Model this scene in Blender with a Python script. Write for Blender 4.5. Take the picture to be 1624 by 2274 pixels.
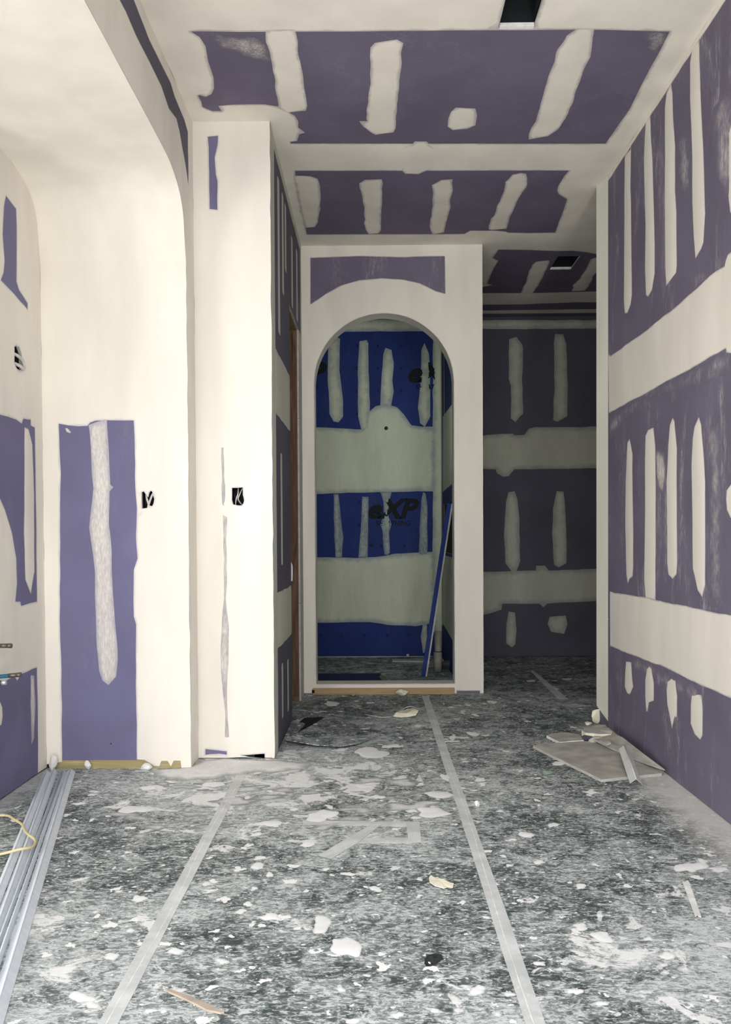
import bpy, bmesh, math, random
import numpy as np
from mathutils import Vector, Matrix
from mathutils.geometry import delaunay_2d_cdt
random.seed(7); rng = np.random.default_rng(7)
S = bpy.context.scene
COL = S.collection
for o in list(bpy.data.objects): bpy.data.objects.remove(o)

# ---------------------------------------------------------------- camera
F, HC, SY = 1950.0, 1.07, 106.67
YAW, PITCH, ROLL = -0.0107, -0.0207, -0.0056
def cam_axes():
    cy, sy, cp, sp, cr, sr = math.cos(YAW), math.sin(YAW), math.cos(PITCH), math.sin(PITCH), math.cos(ROLL), math.sin(ROLL)
    f = Vector((sy*cp, cy*cp, sp)); r = Vector((cy, -sy, 0)); u = r.cross(f)
    return r*cr + u*sr, u*cr - r*sr, f
CR, CU, CF = cam_axes()
cam = bpy.data.cameras.new('camera'); camo = bpy.data.objects.new('camera', cam); COL.objects.link(camo)
cam.sensor_fit = 'VERTICAL'; cam.sensor_height = 36.0; cam.sensor_width = 36.0*1624/2274
cam.lens = F/2274*36.0; cam.shift_y = SY/2274; cam.clip_start = 0.02
m = Matrix((CR, CU, -CF)).transposed().to_4x4(); m.translation = Vector((0, 0, HC)); camo.matrix_world = m
S.camera = camo

# ---------------------------------------------------------------- world, lights, exposure
w = bpy.data.worlds.new('world'); S.world = w; w.use_nodes = True
w.node_tree.nodes['Background'].inputs[0].default_value = (0.62, 0.72, 0.9, 1)
w.node_tree.nodes['Background'].inputs[1].default_value = 0.3
S.view_settings.view_transform = 'Standard'; S.view_settings.look = 'None'
S.view_settings.exposure = 0.03; S.view_settings.gamma = 1.0; S.view_settings.use_curve_mapping = False
def area(name, loc, aim, sx, sy, power, col, spread=180):
    l = bpy.data.lights.new(name, 'AREA'); l.shape = 'RECTANGLE'; l.size = sx; l.size_y = sy; l.energy = power; l.color = col
    l.spread = math.radians(spread)
    o = bpy.data.objects.new(name, l); COL.objects.link(o); o.location = loc
    o.rotation_euler = (Vector(aim)-Vector(loc)).to_track_quat('-Z', 'Y').to_euler()
    return o
area('window_light_behind', (-2.5, -2.2, 1.5), (-0.9, 6, 1.5), 1.9, 2.2, 22, (1.0, 0.985, 0.97))
area('window_light_left', (-4.1, 0.6, 1.45), (0.8, 5.4, 1.5), 2.2, 2.2, 132, (1.0, 0.995, 0.985))
area('arch_wall_fill', (1.12, 0.2, 1.0), (-0.1, 6.1, 2.5), 0.5, 0.6, 14, (1.0, 0.985, 0.95), 80)  # added unseen fill to lift the arch wall and far ceiling
area('left_wall_fill', (1.30, 1.0, 1.3), (-1.4, 2.2, 1.3), 1.0, 1.6, 18, (0.93, 0.97, 1.0))  # added fill on the right, brightens the alcove and left walls
area('ceiling_uplight_fill', (-0.7, 0.5, 0.03), (-0.5, 2.4, 3.0), 2.2, 1.9, 140, (1.0, 0.95, 0.885))  # added uplight out of view, stands in for bounce onto the ceiling
area('near_floor_fill', (-0.3, -0.9, 2.2), (0.0, 2.3, 0.0), 2.0, 1.0, 34, (0.93, 0.97, 1.0), 95)  # added downward fill, narrowed to brighten the foreground floor
area('back_room_window_light', (0.50, 6.50, 2.1), (-0.2, 8.1, 1.9), 0.12, 0.8, 3.4, (0.84, 1.0, 0.86))

# ---------------------------------------------------------------- room measures
H = 3.128; XR = -0.880; Y1 = 4.141; Y2 = 4.325; XC = -0.502; Y3 = 6.134; XA = 0.756
XW = 1.329; Y4 = 5.016; XL = -1.567; Y5 = 8.12; XB = 0.615; BT = 0.0127
XE, YE = 1.300, 5.163          # the tapered end of the right wall
AX = {'x': 0, 'y': 1, 'z': 2}; KEEP = {'x': (1, 2), 'y': (0, 2), 'z': (0, 1)}
def ray(px, py, axis, val):
    d = CR*((px-812)/F) - CU*((py-1137-SY)/F) + CF
    i = AX[axis]; o = Vector((0, 0, HC)); t = (val-o[i])/d[i]
    return o + d*t
class Plane:
    def __init__(s, axis, val, sign): s.axis, s.val, s.sign = axis, val, sign
    def uv(s, p): q = ray(p[0], p[1], s.axis, s.val); a, b = KEEP[s.axis]; return (q[a], q[b])
    def pos(s, u, v, h=0.0):
        q = [0, 0, 0]; a, b = KEEP[s.axis]; q[a] = u; q[b] = v; q[AX[s.axis]] = s.val + s.sign*h; return q
FLOOR = Plane('z', 0.0, 1); CEIL = Plane('z', H, -1); RIGHT = Plane('x', XW, -1); LEFT = Plane('x', XL, 1)
FL = Plane('y', Y1, -1); COLF = Plane('y', Y2, -1); HEAD = Plane('x', XR, 1); SIDE = Plane('x', XC, 1)
ARCH = Plane('y', Y3, -1); BACK = Plane('y', Y5, -1); ROOMR = Plane('x', XB, -1)

# ---------------------------------------------------------------- materials
def mat(name):
    m = bpy.data.materials.new(name); m.use_nodes = True; nt = m.node_tree; b = nt.nodes['Principled BSDF']
    b.inputs['Specular IOR Level'].default_value = 0.25; b.inputs['Roughness'].default_value = 0.8
    return m, nt, b
def nd(nt, t, **k):
    n = nt.nodes.new(t)
    for a, v in k.items():
        if a in ('op',): n.operation = v
        elif a == 'inp':
            for i, x in v.items(): n.inputs[i].default_value = x
        else: setattr(n, a, v)
    return n
def coord(nt, scale=(1, 1, 1)):
    tc = nd(nt, 'ShaderNodeTexCoord'); mp = nd(nt, 'ShaderNodeMapping'); mp.inputs['Scale'].default_value = scale
    nt.links.new(tc.outputs['Object'], mp.inputs['Vector']); return mp.outputs['Vector']
def noise(nt, vec, scale, detail=4, rough=0.55, dist=0.0):
    n = nd(nt, 'ShaderNodeTexNoise'); n.inputs['Scale'].default_value = scale; n.inputs['Detail'].default_value = detail
    n.inputs['Roughness'].default_value = rough; n.inputs['Distortion'].default_value = dist
    nt.links.new(vec, n.inputs['Vector']); return n.outputs['Fac']
def ss(nt, val, a, b, lo=0.0, hi=1.0):
    r = nd(nt, 'ShaderNodeMapRange', interpolation_type='SMOOTHSTEP'); nt.links.new(val, r.inputs['Value'])
    for i, x in zip((1, 2, 3, 4), (a, b, lo, hi)): r.inputs[i].default_value = x
    return r.outputs[0]
def math_(nt, op, a, b):
    n = nd(nt, 'ShaderNodeMath', op=op)
    for i, x in enumerate((a, b)):
        if isinstance(x, (int, float)): n.inputs[i].default_value = x
        else: nt.links.new(x, n.inputs[i])
    return n.outputs[0]
def mix(nt, fac, a, b):
    n = nd(nt, 'ShaderNodeMix', data_type='RGBA')
    if isinstance(fac, (int, float)): n.inputs[0].default_value = fac
    else: nt.links.new(fac, n.inputs[0])
    for i, x in ((6, a), (7, b)):
        if isinstance(x, tuple): n.inputs[i].default_value = (*x[:3], 1)
        else: nt.links.new(x, n.inputs[i])
    return n.outputs[2]
def bump(nt, b, h, strength=0.2, dist=0.002):
    n = nd(nt, 'ShaderNodeBump'); n.inputs['Strength'].default_value = strength; n.inputs['Distance'].default_value = dist
    nt.links.new(h, n.inputs['Height']); nt.links.new(n.outputs[0], b.inputs['Normal'])
def plain(name, col, rough=0.8, metal=0.0, var=0.12, scale=20):
    m, nt, b = mat(name); v = coord(nt); n = noise(nt, v, scale, 5)
    c2 = tuple(x*(1-var*2) for x in col)
    nt.links.new(mix(nt, ss(nt, n, 0.3, 0.7), c2, col), b.inputs['Base Color'])
    b.inputs['Roughness'].default_value = rough; b.inputs['Metallic'].default_value = metal
    return m
PURPLE = (0.152, 0.136, 0.192); PURPLE_L = (0.158, 0.150, 0.262); BLUE = (0.016, 0.034, 0.172); MUD = (0.80, 0.76, 0.685)
def board(name, col, smear=0.25, stretch=(1, 1, 1)):
    m, nt, b = mat(name); v = coord(nt); vs = coord(nt, (3.2, 3.2, 0.9))
    c = mix(nt, ss(nt, noise(nt, v, 2.2, 5), 0.3, 0.7), tuple(x*0.90 for x in col), tuple(x*1.10 for x in col))
    s1 = ss(nt, noise(nt, vs, 1.7, 8, 0.68, 0.6), 0.50, 0.74)
    s2 = ss(nt, noise(nt, coord(nt, (2.5, 2.5, 0.6)), 30, 4, 0.7), 0.38, 0.72)
    sm = math_(nt, 'MULTIPLY', math_(nt, 'MULTIPLY', s1, s2), smear)
    c = mix(nt, sm, c, (0.62, 0.59, 0.58))
    sp = ss(nt, noise(nt, v, 70, 2), 0.76, 0.80, 0, 0.6*min(1, smear*3))
    c = mix(nt, sp, c, (0.7, 0.68, 0.64))
    nt.links.new(c, b.inputs['Base Color']); b.inputs['Roughness'].default_value = 0.72
    bump(nt, b, noise(nt, v, 350, 2), 0.12, 0.0006)
    return m
def compound(name, base, feather=0.008, thin=0.0, mud=MUD, low=0.55):
    m, nt, b = mat(name); v = coord(nt); vs = coord(nt, (1.6, 1.6, 0.45))
    at = nd(nt, 'ShaderNodeAttribute', attribute_name='edge').outputs['Fac']
    e = math_(nt, 'ADD', at, math_(nt, 'MULTIPLY', math_(nt, 'SUBTRACT', noise(nt, v, 14, 5, 0.6), 0.5), feather*1.6))
    cov = ss(nt, e, 0.0, feather, low, 1.0)
    tone = mix(nt, ss(nt, noise(nt, vs, 3.0, 5, 0.5), 0.3, 0.72), tuple(x*y for x, y in zip(mud, (0.93, 0.925, 0.92))), tuple(min(x*1.04, 0.9) for x in mud))
    if thin > 0:
        g = ss(nt, noise(nt, coord(nt, (1, 1, 0.22)), 150, 4, 0.75), 0.30, 0.70, 1-thin, 1.0)
        g2 = ss(nt, noise(nt, coord(nt, (3, 3, 0.5)), 9, 5), 0.3, 0.7, 1-thin*0.55, 1.0)
        cov = math_(nt, 'MULTIPLY', cov, math_(nt, 'MULTIPLY', g, g2))
    nt.links.new(mix(nt, cov, base, tone), b.inputs['Base Color'])
    b.inputs['Roughness'].default_value = 0.85
    bump(nt, b, noise(nt, vs, 9, 5, 0.6), 0.25, 0.004)
    return m
SHADED_MUD = (0.60, 0.61, 0.51)
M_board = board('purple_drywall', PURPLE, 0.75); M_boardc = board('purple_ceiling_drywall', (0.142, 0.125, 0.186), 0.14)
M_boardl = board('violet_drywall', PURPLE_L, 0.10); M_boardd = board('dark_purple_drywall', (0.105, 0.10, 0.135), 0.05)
M_blue = board('blue_sheathing', BLUE, 0.05)
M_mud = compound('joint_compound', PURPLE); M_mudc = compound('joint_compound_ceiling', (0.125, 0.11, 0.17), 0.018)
M_muds = compound('joint_compound_skim', (0.42, 0.40, 0.44), 0.012, low=0.5)
M_thin = compound('thin_joint_compound', (0.22, 0.20, 0.30), 0.02, 0.42)
M_mudg = compound('shaded_joint_compound', (0.12, 0.12, 0.14), 0.05, 0.10, SHADED_MUD, 0.60)  # darker green-grey copy; shade of corridor and side wall put into the colour
M_mudb = compound('joint_compound_on_blue', (0.05, 0.085, 0.22), 0.05, 0.10, (0.66, 0.68, 0.54), 0.55)  # compound colour darkened to carry the dimness of the back room
M_smear = compound('chalky_smear', PURPLE, 0.10, 0.88, low=0.02)
M_smearc = compound('chalky_ceiling_smear', (0.135, 0.12, 0.165), 0.06, 0.9, low=0.02)
M_splat3 = compound('heavy_floor_compound', (0.2, 0.22, 0.22), 0.05, 0.24, (0.86, 0.85, 0.84), 0.3)
M_endmud = compound('wall_end_compound', PURPLE, low=1.0, mud=(0.72, 0.725, 0.63))
M_thinb = compound('thin_compound_on_blue', (0.05, 0.085, 0.2), 0.02, 0.62, (0.55, 0.60, 0.52))
M_core = plain('drywall_gypsum_edge', (0.55, 0.53, 0.49)); M_frame = plain('wall_framing', (0.25, 0.17, 0.10))
M_dark = plain('dark_cavity', (0.012, 0.016, 0.018)); M_black = plain('black_plastic', (0.01, 0.01, 0.011), 0.4)
M_white = plain('white_plaster_lump', (0.88, 0.87, 0.85)); M_metal = plain('galvanised_metal', (0.62, 0.65, 0.68), 0.38, 0.75, 0.08, 60)
M_vinyl = plain('pale_corner_bead', (0.72, 0.77, 0.83), 0.5, 0.0, 0.05, 40); M_vinylg = plain('grey_corner_bead', (0.66, 0.67, 0.66), 0.5, 0.0, 0.06)
M_paper = plain('grey_drywall_paper', (0.50, 0.48, 0.43), 0.85, 0, 0.16, 9); M_cream = plain('cream_scrap', (0.80, 0.75, 0.60), 0.8, 0, 0.1, 15)
M_cable = plain('yellow_cable_sheath', (0.66, 0.56, 0.33), 0.5); M_wirew = plain('white_cable', (0.66, 0.64, 0.60), 0.5)
M_copper = plain('copper_pipe', (0.55, 0.20, 0.12), 0.35, 0.8); M_pex = plain('blue_pipe', (0.025, 0.14, 0.24), 0.4)
M_brass = plain('tarnished_metal', (0.16, 0.15, 0.13), 0.4, 0.7); M_pvc = plain('beige_pvc_pipe', (0.42, 0.39, 0.33), 0.5)
M_brown = plain('brown_wood_chip', (0.45, 0.38, 0.31)); M_slate = plain('floor_board_flap', (0.12, 0.145, 0.145), 0.8, 0, 0.3, 8)
M_green = plain('green_chip', (0.20, 0.26, 0.20)); M_stain = plain('dark_spill', (0.045, 0.05, 0.05), 0.85, 0, 0.35, 90)
def wood(name, c1, c2, scale=(1, 1, 1)):
    m, nt, b = mat(name); v = coord(nt, scale)
    wv = nd(nt, 'ShaderNodeTexWave', wave_type='RINGS'); wv.inputs['Scale'].default_value = 9; wv.inputs['Distortion'].default_value = 6
    wv.inputs['Detail'].default_value = 3; wv.inputs['Detail Scale'].default_value = 1.2; nt.links.new(v, wv.inputs['Vector'])
    c = mix(nt, wv.outputs['Fac'], c1, c2)
    c = mix(nt, ss(nt, noise(nt, coord(nt, scale), 4, 4), 0.62, 0.75), c, tuple(x*0.35 for x in c1))
    nt.links.new(c, b.inputs['Base Color']); b.inputs['Roughness'].default_value = 0.7; return m
M_stud = wood('brown_stud_lumber', (0.11, 0.062, 0.038), (0.18, 0.105, 0.065), (3, 3, 0.35))
M_plate = wood('yellow_plate_lumber', (0.36, 0.30, 0.15), (0.52, 0.44, 0.24), (0.3, 4, 6))
M_platec = wood('tan_plate_lumber', (0.30, 0.19, 0.10), (0.42, 0.29, 0.16), (0.3, 4, 6))
def tape_mat():
    m, nt, b = mat('dusty_floor_tape'); v = coord(nt)
    c = mix(nt, ss(nt, noise(nt, v, 5, 6, 0.7), 0.35, 0.68), (0.50, 0.52, 0.515), (0.68, 0.695, 0.69))
    c = mix(nt, ss(nt, noise(nt, v, 38, 4, 0.7), 0.60, 0.70), c, (0.72, 0.71, 0.69)); nt.links.new(c, b.inputs['Base Color'])
    b.inputs['Roughness'].default_value = 0.55; return m
M_tape = tape_mat()
def floor_mat():
    m, nt, b = mat('spattered_floor_protection'); v = coord(nt); sep = nd(nt, 'ShaderNodeSeparateXYZ'); nt.links.new(v, sep.inputs[0])
    X, Y = sep.outputs[0], sep.outputs[1]
    cloud = noise(nt, v, 1.5, 6, 0.6, 0.3); mid = noise(nt, v, 9, 9, 0.76, 0.8); st = noise(nt, coord(nt, (1.0, 2.0, 1)), 42, 8, 0.72, 1.2)
    def blob(cx, cy, rx, ry):
        dx = math_(nt, 'DIVIDE', math_(nt, 'SUBTRACT', X, cx), rx); dy = math_(nt, 'DIVIDE', math_(nt, 'SUBTRACT', Y, cy), ry)
        d = math_(nt, 'ADD', math_(nt, 'MULTIPLY', dx, dx), math_(nt, 'MULTIPLY', dy, dy)); return ss(nt, d, 1.0, 0.0)
    heavy = blob(-0.55, 3.95, 1.0, 0.75)
    for q in ((-0.2, 3.5, 0.9, 0.8), (-0.9, 2.2, 0.5, 0.8), (0.9, 2.2, 0.7, 0.5), (0.3, 1.9, 0.35, 0.25)):
        heavy = math_(nt, 'MAXIMUM', heavy, math_(nt, 'MULTIPLY', blob(*q), 0.55))
    base = mix(nt, ss(nt, mid, 0.35, 0.65), (0.040, 0.056, 0.053), (0.098, 0.122, 0.115))
    # scuffed grey smears: how much of the surface they cover follows the dusty areas
    a = math_(nt, 'ADD', math_(nt, 'MULTIPLY', cloud, 0.45), math_(nt, 'MULTIPLY', mid, 0.65))
    a = math_(nt, 'ADD', a, math_(nt, 'MULTIPLY', heavy, 0.10))
    smear = ss(nt, a, 0.48, 0.70, 0.0, 0.85)
    c = mix(nt, smear, base, (0.40, 0.44, 0.435))
    fl = math_(nt, 'ADD', math_(nt, 'MULTIPLY', st, 0.8), math_(nt, 'MULTIPLY', a, 0.35))
    c = mix(nt, ss(nt, fl, 0.57, 0.66, 0, 0.85), c, (0.66, 0.685, 0.68))
    dk = noise(nt, coord(nt, (1, 1.8, 1)), 23, 8, 0.75, 1.0)
    c = mix(nt, ss(nt, dk, 0.51, 0.64, 0, 0.72), c, (0.048, 0.066, 0.062))
    w1 = ss(nt, math_(nt, 'ADD', math_(nt, 'MULTIPLY', noise(nt, v, 5.5, 8, 0.7, 0.7), 1.0), math_(nt, 'MULTIPLY', heavy, 0.13)), 0.615, 0.66, 0, 0.85)
    c = mix(nt, w1, c, (0.84, 0.835, 0.83))
    vo = nd(nt, 'ShaderNodeTexVoronoi', feature='F1'); vo.inputs['Scale'].default_value = 17; vo.inputs['Randomness'].default_value = 1
    wv = nd(nt, 'ShaderNodeVectorMath', operation='ADD'); nt.links.new(v, wv.inputs[0])
    no = nd(nt, 'ShaderNodeTexNoise'); no.inputs['Scale'].default_value = 30; no.inputs['Detail'].default_value = 4; nt.links.new(v, no.inputs['Vector'])
    sc = nd(nt, 'ShaderNodeVectorMath', operation='SCALE'); sc.inputs['Scale'].default_value = 0.075; nt.links.new(no.outputs['Color'], sc.inputs[0])
    nt.links.new(sc.outputs[0], wv.inputs[1]); nt.links.new(wv.outputs[0], vo.inputs['Vector'])
    sc3 = nd(nt, 'ShaderNodeSeparateXYZ'); nt.links.new(vo.outputs['Color'], sc3.inputs[0])
    r = math_(nt, 'MULTIPLY', math_(nt, 'POWER', sc3.outputs[0], 3.0), 0.36)
    c = mix(nt, ss(nt, math_(nt, 'SUBTRACT', r, vo.outputs['Distance']), 0.0, 0.02, 0, 0.95), c, (0.87, 0.87, 0.86))
    # sanding dust gathered along the foot of the right wall and under the column
    dr = math_(nt, 'MULTIPLY', ss(nt, Y, 5.2, 4.9), ss(nt, math_(nt, 'ADD', X, math_(nt, 'MULTIPLY', math_(nt, 'SUBTRACT', noise(nt, v, 6, 5), 0.5), 0.25)), 1.05, 1.31, 0, 0.85))
    c = mix(nt, dr, c, (0.74, 0.71, 0.69))
    dl = ss(nt, math_(nt, 'ADD', X, math_(nt, 'MULTIPLY', noise(nt, v, 6, 5), 0.2)), -1.28, -1.48, 0, 0.7)
    c = mix(nt, dl, c, (0.45, 0.47, 0.47))
    nt.links.new(c, b.inputs['Base Color']); b.inputs['Roughness'].default_value = 0.72; b.inputs['Specular IOR Level'].default_value = 0.3
    bump(nt, b, math_(nt, 'ADD', fl, w1), 0.35, 0.002)
    return m
M_floor = floor_mat()

# ---------------------------------------------------------------- mesh helpers
def tag(o, label=None, cat=None, group=None, kind=None):
    if label: o['label'] = label
    if cat: o['category'] = cat
    if group: o['group'] = group
    if kind: o['kind'] = kind
    return o
def link(name, me, m, parent=None):
    if m: me.materials.append(m)
    o = bpy.data.objects.new(name, me); COL.objects.link(o)
    if parent: o.parent = parent; o.matrix_parent_inverse = parent.matrix_world.inverted()
    return o
def empty(name, loc):
    o = bpy.data.objects.new(name, None); o.location = loc; COL.objects.link(o); o.matrix_world = Matrix.Translation(loc); return o
def mesh(name, V, Fc, m, parent=None, smooth=False, origin=None):
    me = bpy.data.meshes.new(name)
    V = [Vector(v) for v in V]
    if origin is not None: V = [v-Vector(origin) for v in V]
    me.from_pydata([tuple(v) for v in V], [], Fc); me.validate(); me.update()
    if smooth:
        for p in me.polygons: p.use_smooth = True
    if m: me.materials.append(m)
    o = bpy.data.objects.new(name, me); COL.objects.link(o)
    if origin is not None: o.location = origin; o.matrix_world = Matrix.Translation(origin)
    if parent: o.parent = parent; o.matrix_parent_inverse = parent.matrix_world.inverted()
    return o
def recalc(o):
    bm = bmesh.new(); bm.from_mesh(o.data); bmesh.ops.recalc_face_normals(bm, faces=bm.faces); bm.to_mesh(o.data); bm.free(); return o
def inside(P, poly):
    x, y = P[:, 0], P[:, 1]; r = np.zeros(len(P), bool); n = len(poly); j = n-1
    for i in range(n):
        xi, yi = poly[i]; xj, yj = poly[j]
        c = (yi > y) != (yj > y)
        with np.errstate(all='ignore'): r ^= c & (x < (xj-xi)*(y-yi)/(yj-yi+1e-30)+xi)
        j = i
    return r
def resample(poly, step, jag=0.0, smooth=0):
    out = []; n = len(poly)
    for i in range(n):
        a = np.array(poly[i]); b = np.array(poly[(i+1) % n]); L = np.linalg.norm(b-a)
        k = max(1, int(L/step))
        for j in range(k): out.append(a+(b-a)*j/k)
    P = np.array(out)
    for _ in range(smooth): P = 0.5*P+0.25*(np.roll(P, 1, 0)+np.roll(P, -1, 0))
    if jag > 0:
        t = np.roll(P, -1, 0)-np.roll(P, 1, 0); nn = np.stack([-t[:, 1], t[:, 0]], 1); nn /= np.linalg.norm(nn, axis=1, keepdims=True)+1e-9
        r1 = rng.normal(size=len(P)); r1 = np.convolve(np.r_[r1[-2:], r1, r1[:2]], [.15, .25, .3, .25, .15], 'same')[2:-2]
        P = P+nn*(r1*jag)[:, None]
    return P
def dist_edges(P, loops):
    D = np.full(len(P), 1e9)
    for L in loops:
        A = np.asarray(L); B = np.roll(A, -1, 0)
        for s in range(0, len(P), 4000):
            p = P[s:s+4000][:, None, :]; d = (B-A)[None]; t = ((p-A[None])*d).sum(-1)/((d**2).sum(-1)+1e-12)
            t = np.clip(t, 0, 1)[..., None]; q = A[None]+t*d; D[s:s+4000] = np.minimum(D[s:s+4000], np.sqrt(((p-q)**2).sum(-1)).min(1))
    return D
def tri(loops, extra=None, clip=None):
    pts = []; ed = []
    for L in loops + ([clip] if clip is not None else []):
        s = len(pts); n = len(L); pts += [tuple(map(float, p)) for p in L]; ed += [(s+i, s+(i+1) % n) for i in range(n)]
    if extra is not None: pts += [tuple(map(float, p)) for p in extra]
    r = delaunay_2d_cdt([Vector(p) for p in pts], ed, [], 0, 1e-6)
    V = np.array([tuple(v) for v in r[0]]); T = np.array([t for t in r[2] if len(t) == 3]); C = V[T].mean(1)
    k = inside(C, loops[0])
    for h in loops[1:]: k &= ~inside(C, h)
    if clip is not None: k &= inside(C, clip)
    T = T[k]; used = np.unique(T); mp = -np.ones(len(V), int); mp[used] = np.arange(len(used))
    return V[used], mp[T]
def patch(name, parent, pl, poly, m, th=0.002, holes=(), jag=0.0016, step=0.02, grid=None, px=True, dome=0.03, kind=None, smooth=0, base=0.0004, outer=True):
    """a film of compound trowelled on a plane: edge at the board, crowned towards its middle"""
    U = [pl.uv(p) for p in poly] if px else poly
    loops = [resample(U, step, jag, smooth)] + [resample([pl.uv(p) for p in h] if px else h, step, jag) for h in holes]
    lo, hi = loops[0].min(0), loops[0].max(0)
    if grid is None: grid = max(0.014, min(0.05, float((hi-lo).min())/4))
    gx, gy = np.meshgrid(np.arange(lo[0], hi[0], grid), np.arange(lo[1], hi[1], grid)); G = np.stack([gx.ravel(), gy.ravel()], 1)
    G = G + rng.uniform(-.2, .2, G.shape)*grid
    if len(G):
        k = inside(G, loops[0])
        for h in loops[1:]: k &= ~inside(G, h)
        G = G[k]
    ins = []
    for off in (0.008, 0.022):
        for L in loops:
            t = np.roll(L, -1, 0)-np.roll(L, 1, 0); nn = np.stack([-t[:, 1], t[:, 0]], 1); nn /= np.linalg.norm(nn, axis=1, keepdims=True)+1e-9
            for s in (1, -1):
                Q = L+nn*off*s; ok = inside(Q, loops[0])
                for h in loops[1:]: ok &= ~inside(Q, h)
                Q = Q[ok]
                if len(Q): Q = Q[dist_edges(Q, loops) > off*0.85]; ins.append(Q[::2] if off > .01 else Q)
    ins = np.concatenate(ins) if ins else np.zeros((0, 2))
    if len(G): G = G[dist_edges(G, loops) > 0.03]
    E = np.concatenate([G, ins]) if len(G) else ins
    V, T = tri(loops, E); D = dist_edges(V, loops)
    x = np.clip(D/dome, 0, 1); hgt = base + th*(x*x*(3-2*x)); hgt[D < 1e-4] = 0.0002
    VV = [pl.pos(u, v, h) for (u, v), h in zip(V, hgt)]
    o = mesh(name, VV, [tuple(map(int, t)) for t in T], m, parent, smooth=True)
    if not outer: D = dist_edges(V, loops[1:]) if len(loops) > 1 else D*0+1
    if len(o.data.vertices) == len(D):
        a = o.data.attributes.new('edge', 'FLOAT', 'POINT'); a.data.foreach_set('value', D.astype(np.float32))
    if kind: o['kind'] = kind
    # face outward
    if len(o.data.polygons):
        nn = sum((p.normal[AX[pl.axis]] for p in o.data.polygons))
        if nn*pl.sign < 0: o.data.flip_normals()
    return o
def slab(name, parent, pl, loops, m, h0, h1, clip=None, kind=None, em=None):
    """flat board between heights h0 and h1 off a plane, with openings"""
    V, T = tri(loops, None, clip); n = len(V)
    VV = [pl.pos(u, v, h1) for u, v in V] + [pl.pos(u, v, h0) for u, v in V]
    Fc = [tuple(map(int, t)) for t in T] + [tuple(int(i)+n for i in t[::-1]) for t in T]
    cnt = {}
    for t in T:
        for a, b in ((t[0], t[1]), (t[1], t[2]), (t[2], t[0])): cnt.setdefault((min(a, b), max(a, b)), []).append((int(a), int(b)))
    for e in cnt.values():
        if len(e) == 1: a, b = e[0]; Fc.append((b, a, a+n, b+n))
    o = mesh(name, VV, Fc, m, parent)
    if em:
        o.data.materials.append(em)
        for p in o.data.polygons:
            if len(p.vertices) == 4: p.material_index = 1
    recalc(o)
    if kind: o['kind'] = kind
    return o
def rect(a, b, c, d): return [(a, b), (c, b), (c, d), (a, d)]
def wall(name, pl, outer, holes, bm_, zs=(), core_m=None, core_t=0.115, bottom=None):
    """structure: framing core plus drywall sheets split where the joints run"""
    core_holes = holes
    o = slab(name, None, pl, [outer]+core_holes, core_m or M_dark, -core_t, -BT, kind='structure')
    us = [p[0] for p in outer]; vs = [p[1] for p in outer]; a, b = min(us)-.1, max(us)+.1
    cuts = [min(vs)-.1]+list(zs)+[max(vs)+.1]
    for i in range(len(cuts)-1):
        lo = cuts[i]+(0.0015 if i else 0); hi = cuts[i+1]-(0.0015 if i < len(cuts)-2 else 0)
        if bottom and i == 0: lo = bottom
        slab('drywall_sheet', o, pl, [outer]+holes, bm_, -BT, 0.0, clip=rect(a, lo, b, hi), em=M_core)
    return o
def box(name, lo, hi, m, parent=None, bev=0.0, origin=None):
    bm = bmesh.new(); bmesh.ops.create_cube(bm, size=1)
    for v in bm.verts: v.co = Vector([(lo[i]+hi[i])/2+v.co[i]*(hi[i]-lo[i]) for i in range(3)])
    if bev: bmesh.ops.bevel(bm, geom=bm.edges[:], offset=bev, segments=2, affect='EDGES')
    if origin is not None:
        for v in bm.verts: v.co -= Vector(origin)
    me = bpy.data.meshes.new(name); bm.to_mesh(me); bm.free()
    if m: me.materials.append(m)
    o = bpy.data.objects.new(name, me); COL.objects.link(o)
    if origin is not None: o.matrix_world = Matrix.Translation(origin)
    if parent: o.parent = parent; o.matrix_parent_inverse = parent.matrix_world.inverted()
    return o
def tube_geo(P, r, seg=8, flat=1.0):
    P = [Vector(p) for p in P]; V = []; Fc = []; up = Vector((0, 0, 1))
    rr = r if isinstance(r, (list, tuple)) else [r]*len(P)
    for i, p in enumerate(P):
        t = (P[min(i+1, len(P)-1)]-P[max(i-1, 0)]).normalized()
        a = t.cross(up); a = a.normalized() if a.length > 1e-3 else Vector((1, 0, 0)); b = a.cross(t)
        for k in range(seg): q = 2*math.pi*k/seg; V.append(p+a*math.cos(q)*rr[i]+b*math.sin(q)*rr[i]*flat)
    n = len(P)
    for i in range(n-1):
        for k in range(seg): Fc.append((i*seg+k, i*seg+(k+1) % seg, (i+1)*seg+(k+1) % seg, (i+1)*seg+k))
    Fc.append(tuple(range(seg))[::-1]); Fc.append(tuple((n-1)*seg+k for k in range(seg)))
    return V, Fc
def tube(name, P, r, m, parent=None, seg=8, flat=1.0, origin=None):
    V, Fc = tube_geo(P, r, seg, flat); return recalc(mesh(name, V, Fc, m, parent, True, origin))
def spline(P, n=8):
    P = [Vector(p) for p in P]; out = []
    for i in range(len(P)-1):
        p0, p1, p2, p3 = P[max(i-1, 0)], P[i], P[i+1], P[min(i+2, len(P)-1)]
        for k in range(n):
            t = k/n; out.append(0.5*((2*p1)+(p2-p0)*t+(2*p0-5*p1+4*p2-p3)*t*t+(3*p1-p0-3*p2+p3)*t**3))
    return out+[P[-1]]

# ================================================================ STRUCTURE
M_mudp = compound('joint_compound_plain', PURPLE, low=1.0)
def U(pl, pts): return [pl.uv(p) for p in pts]
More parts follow.
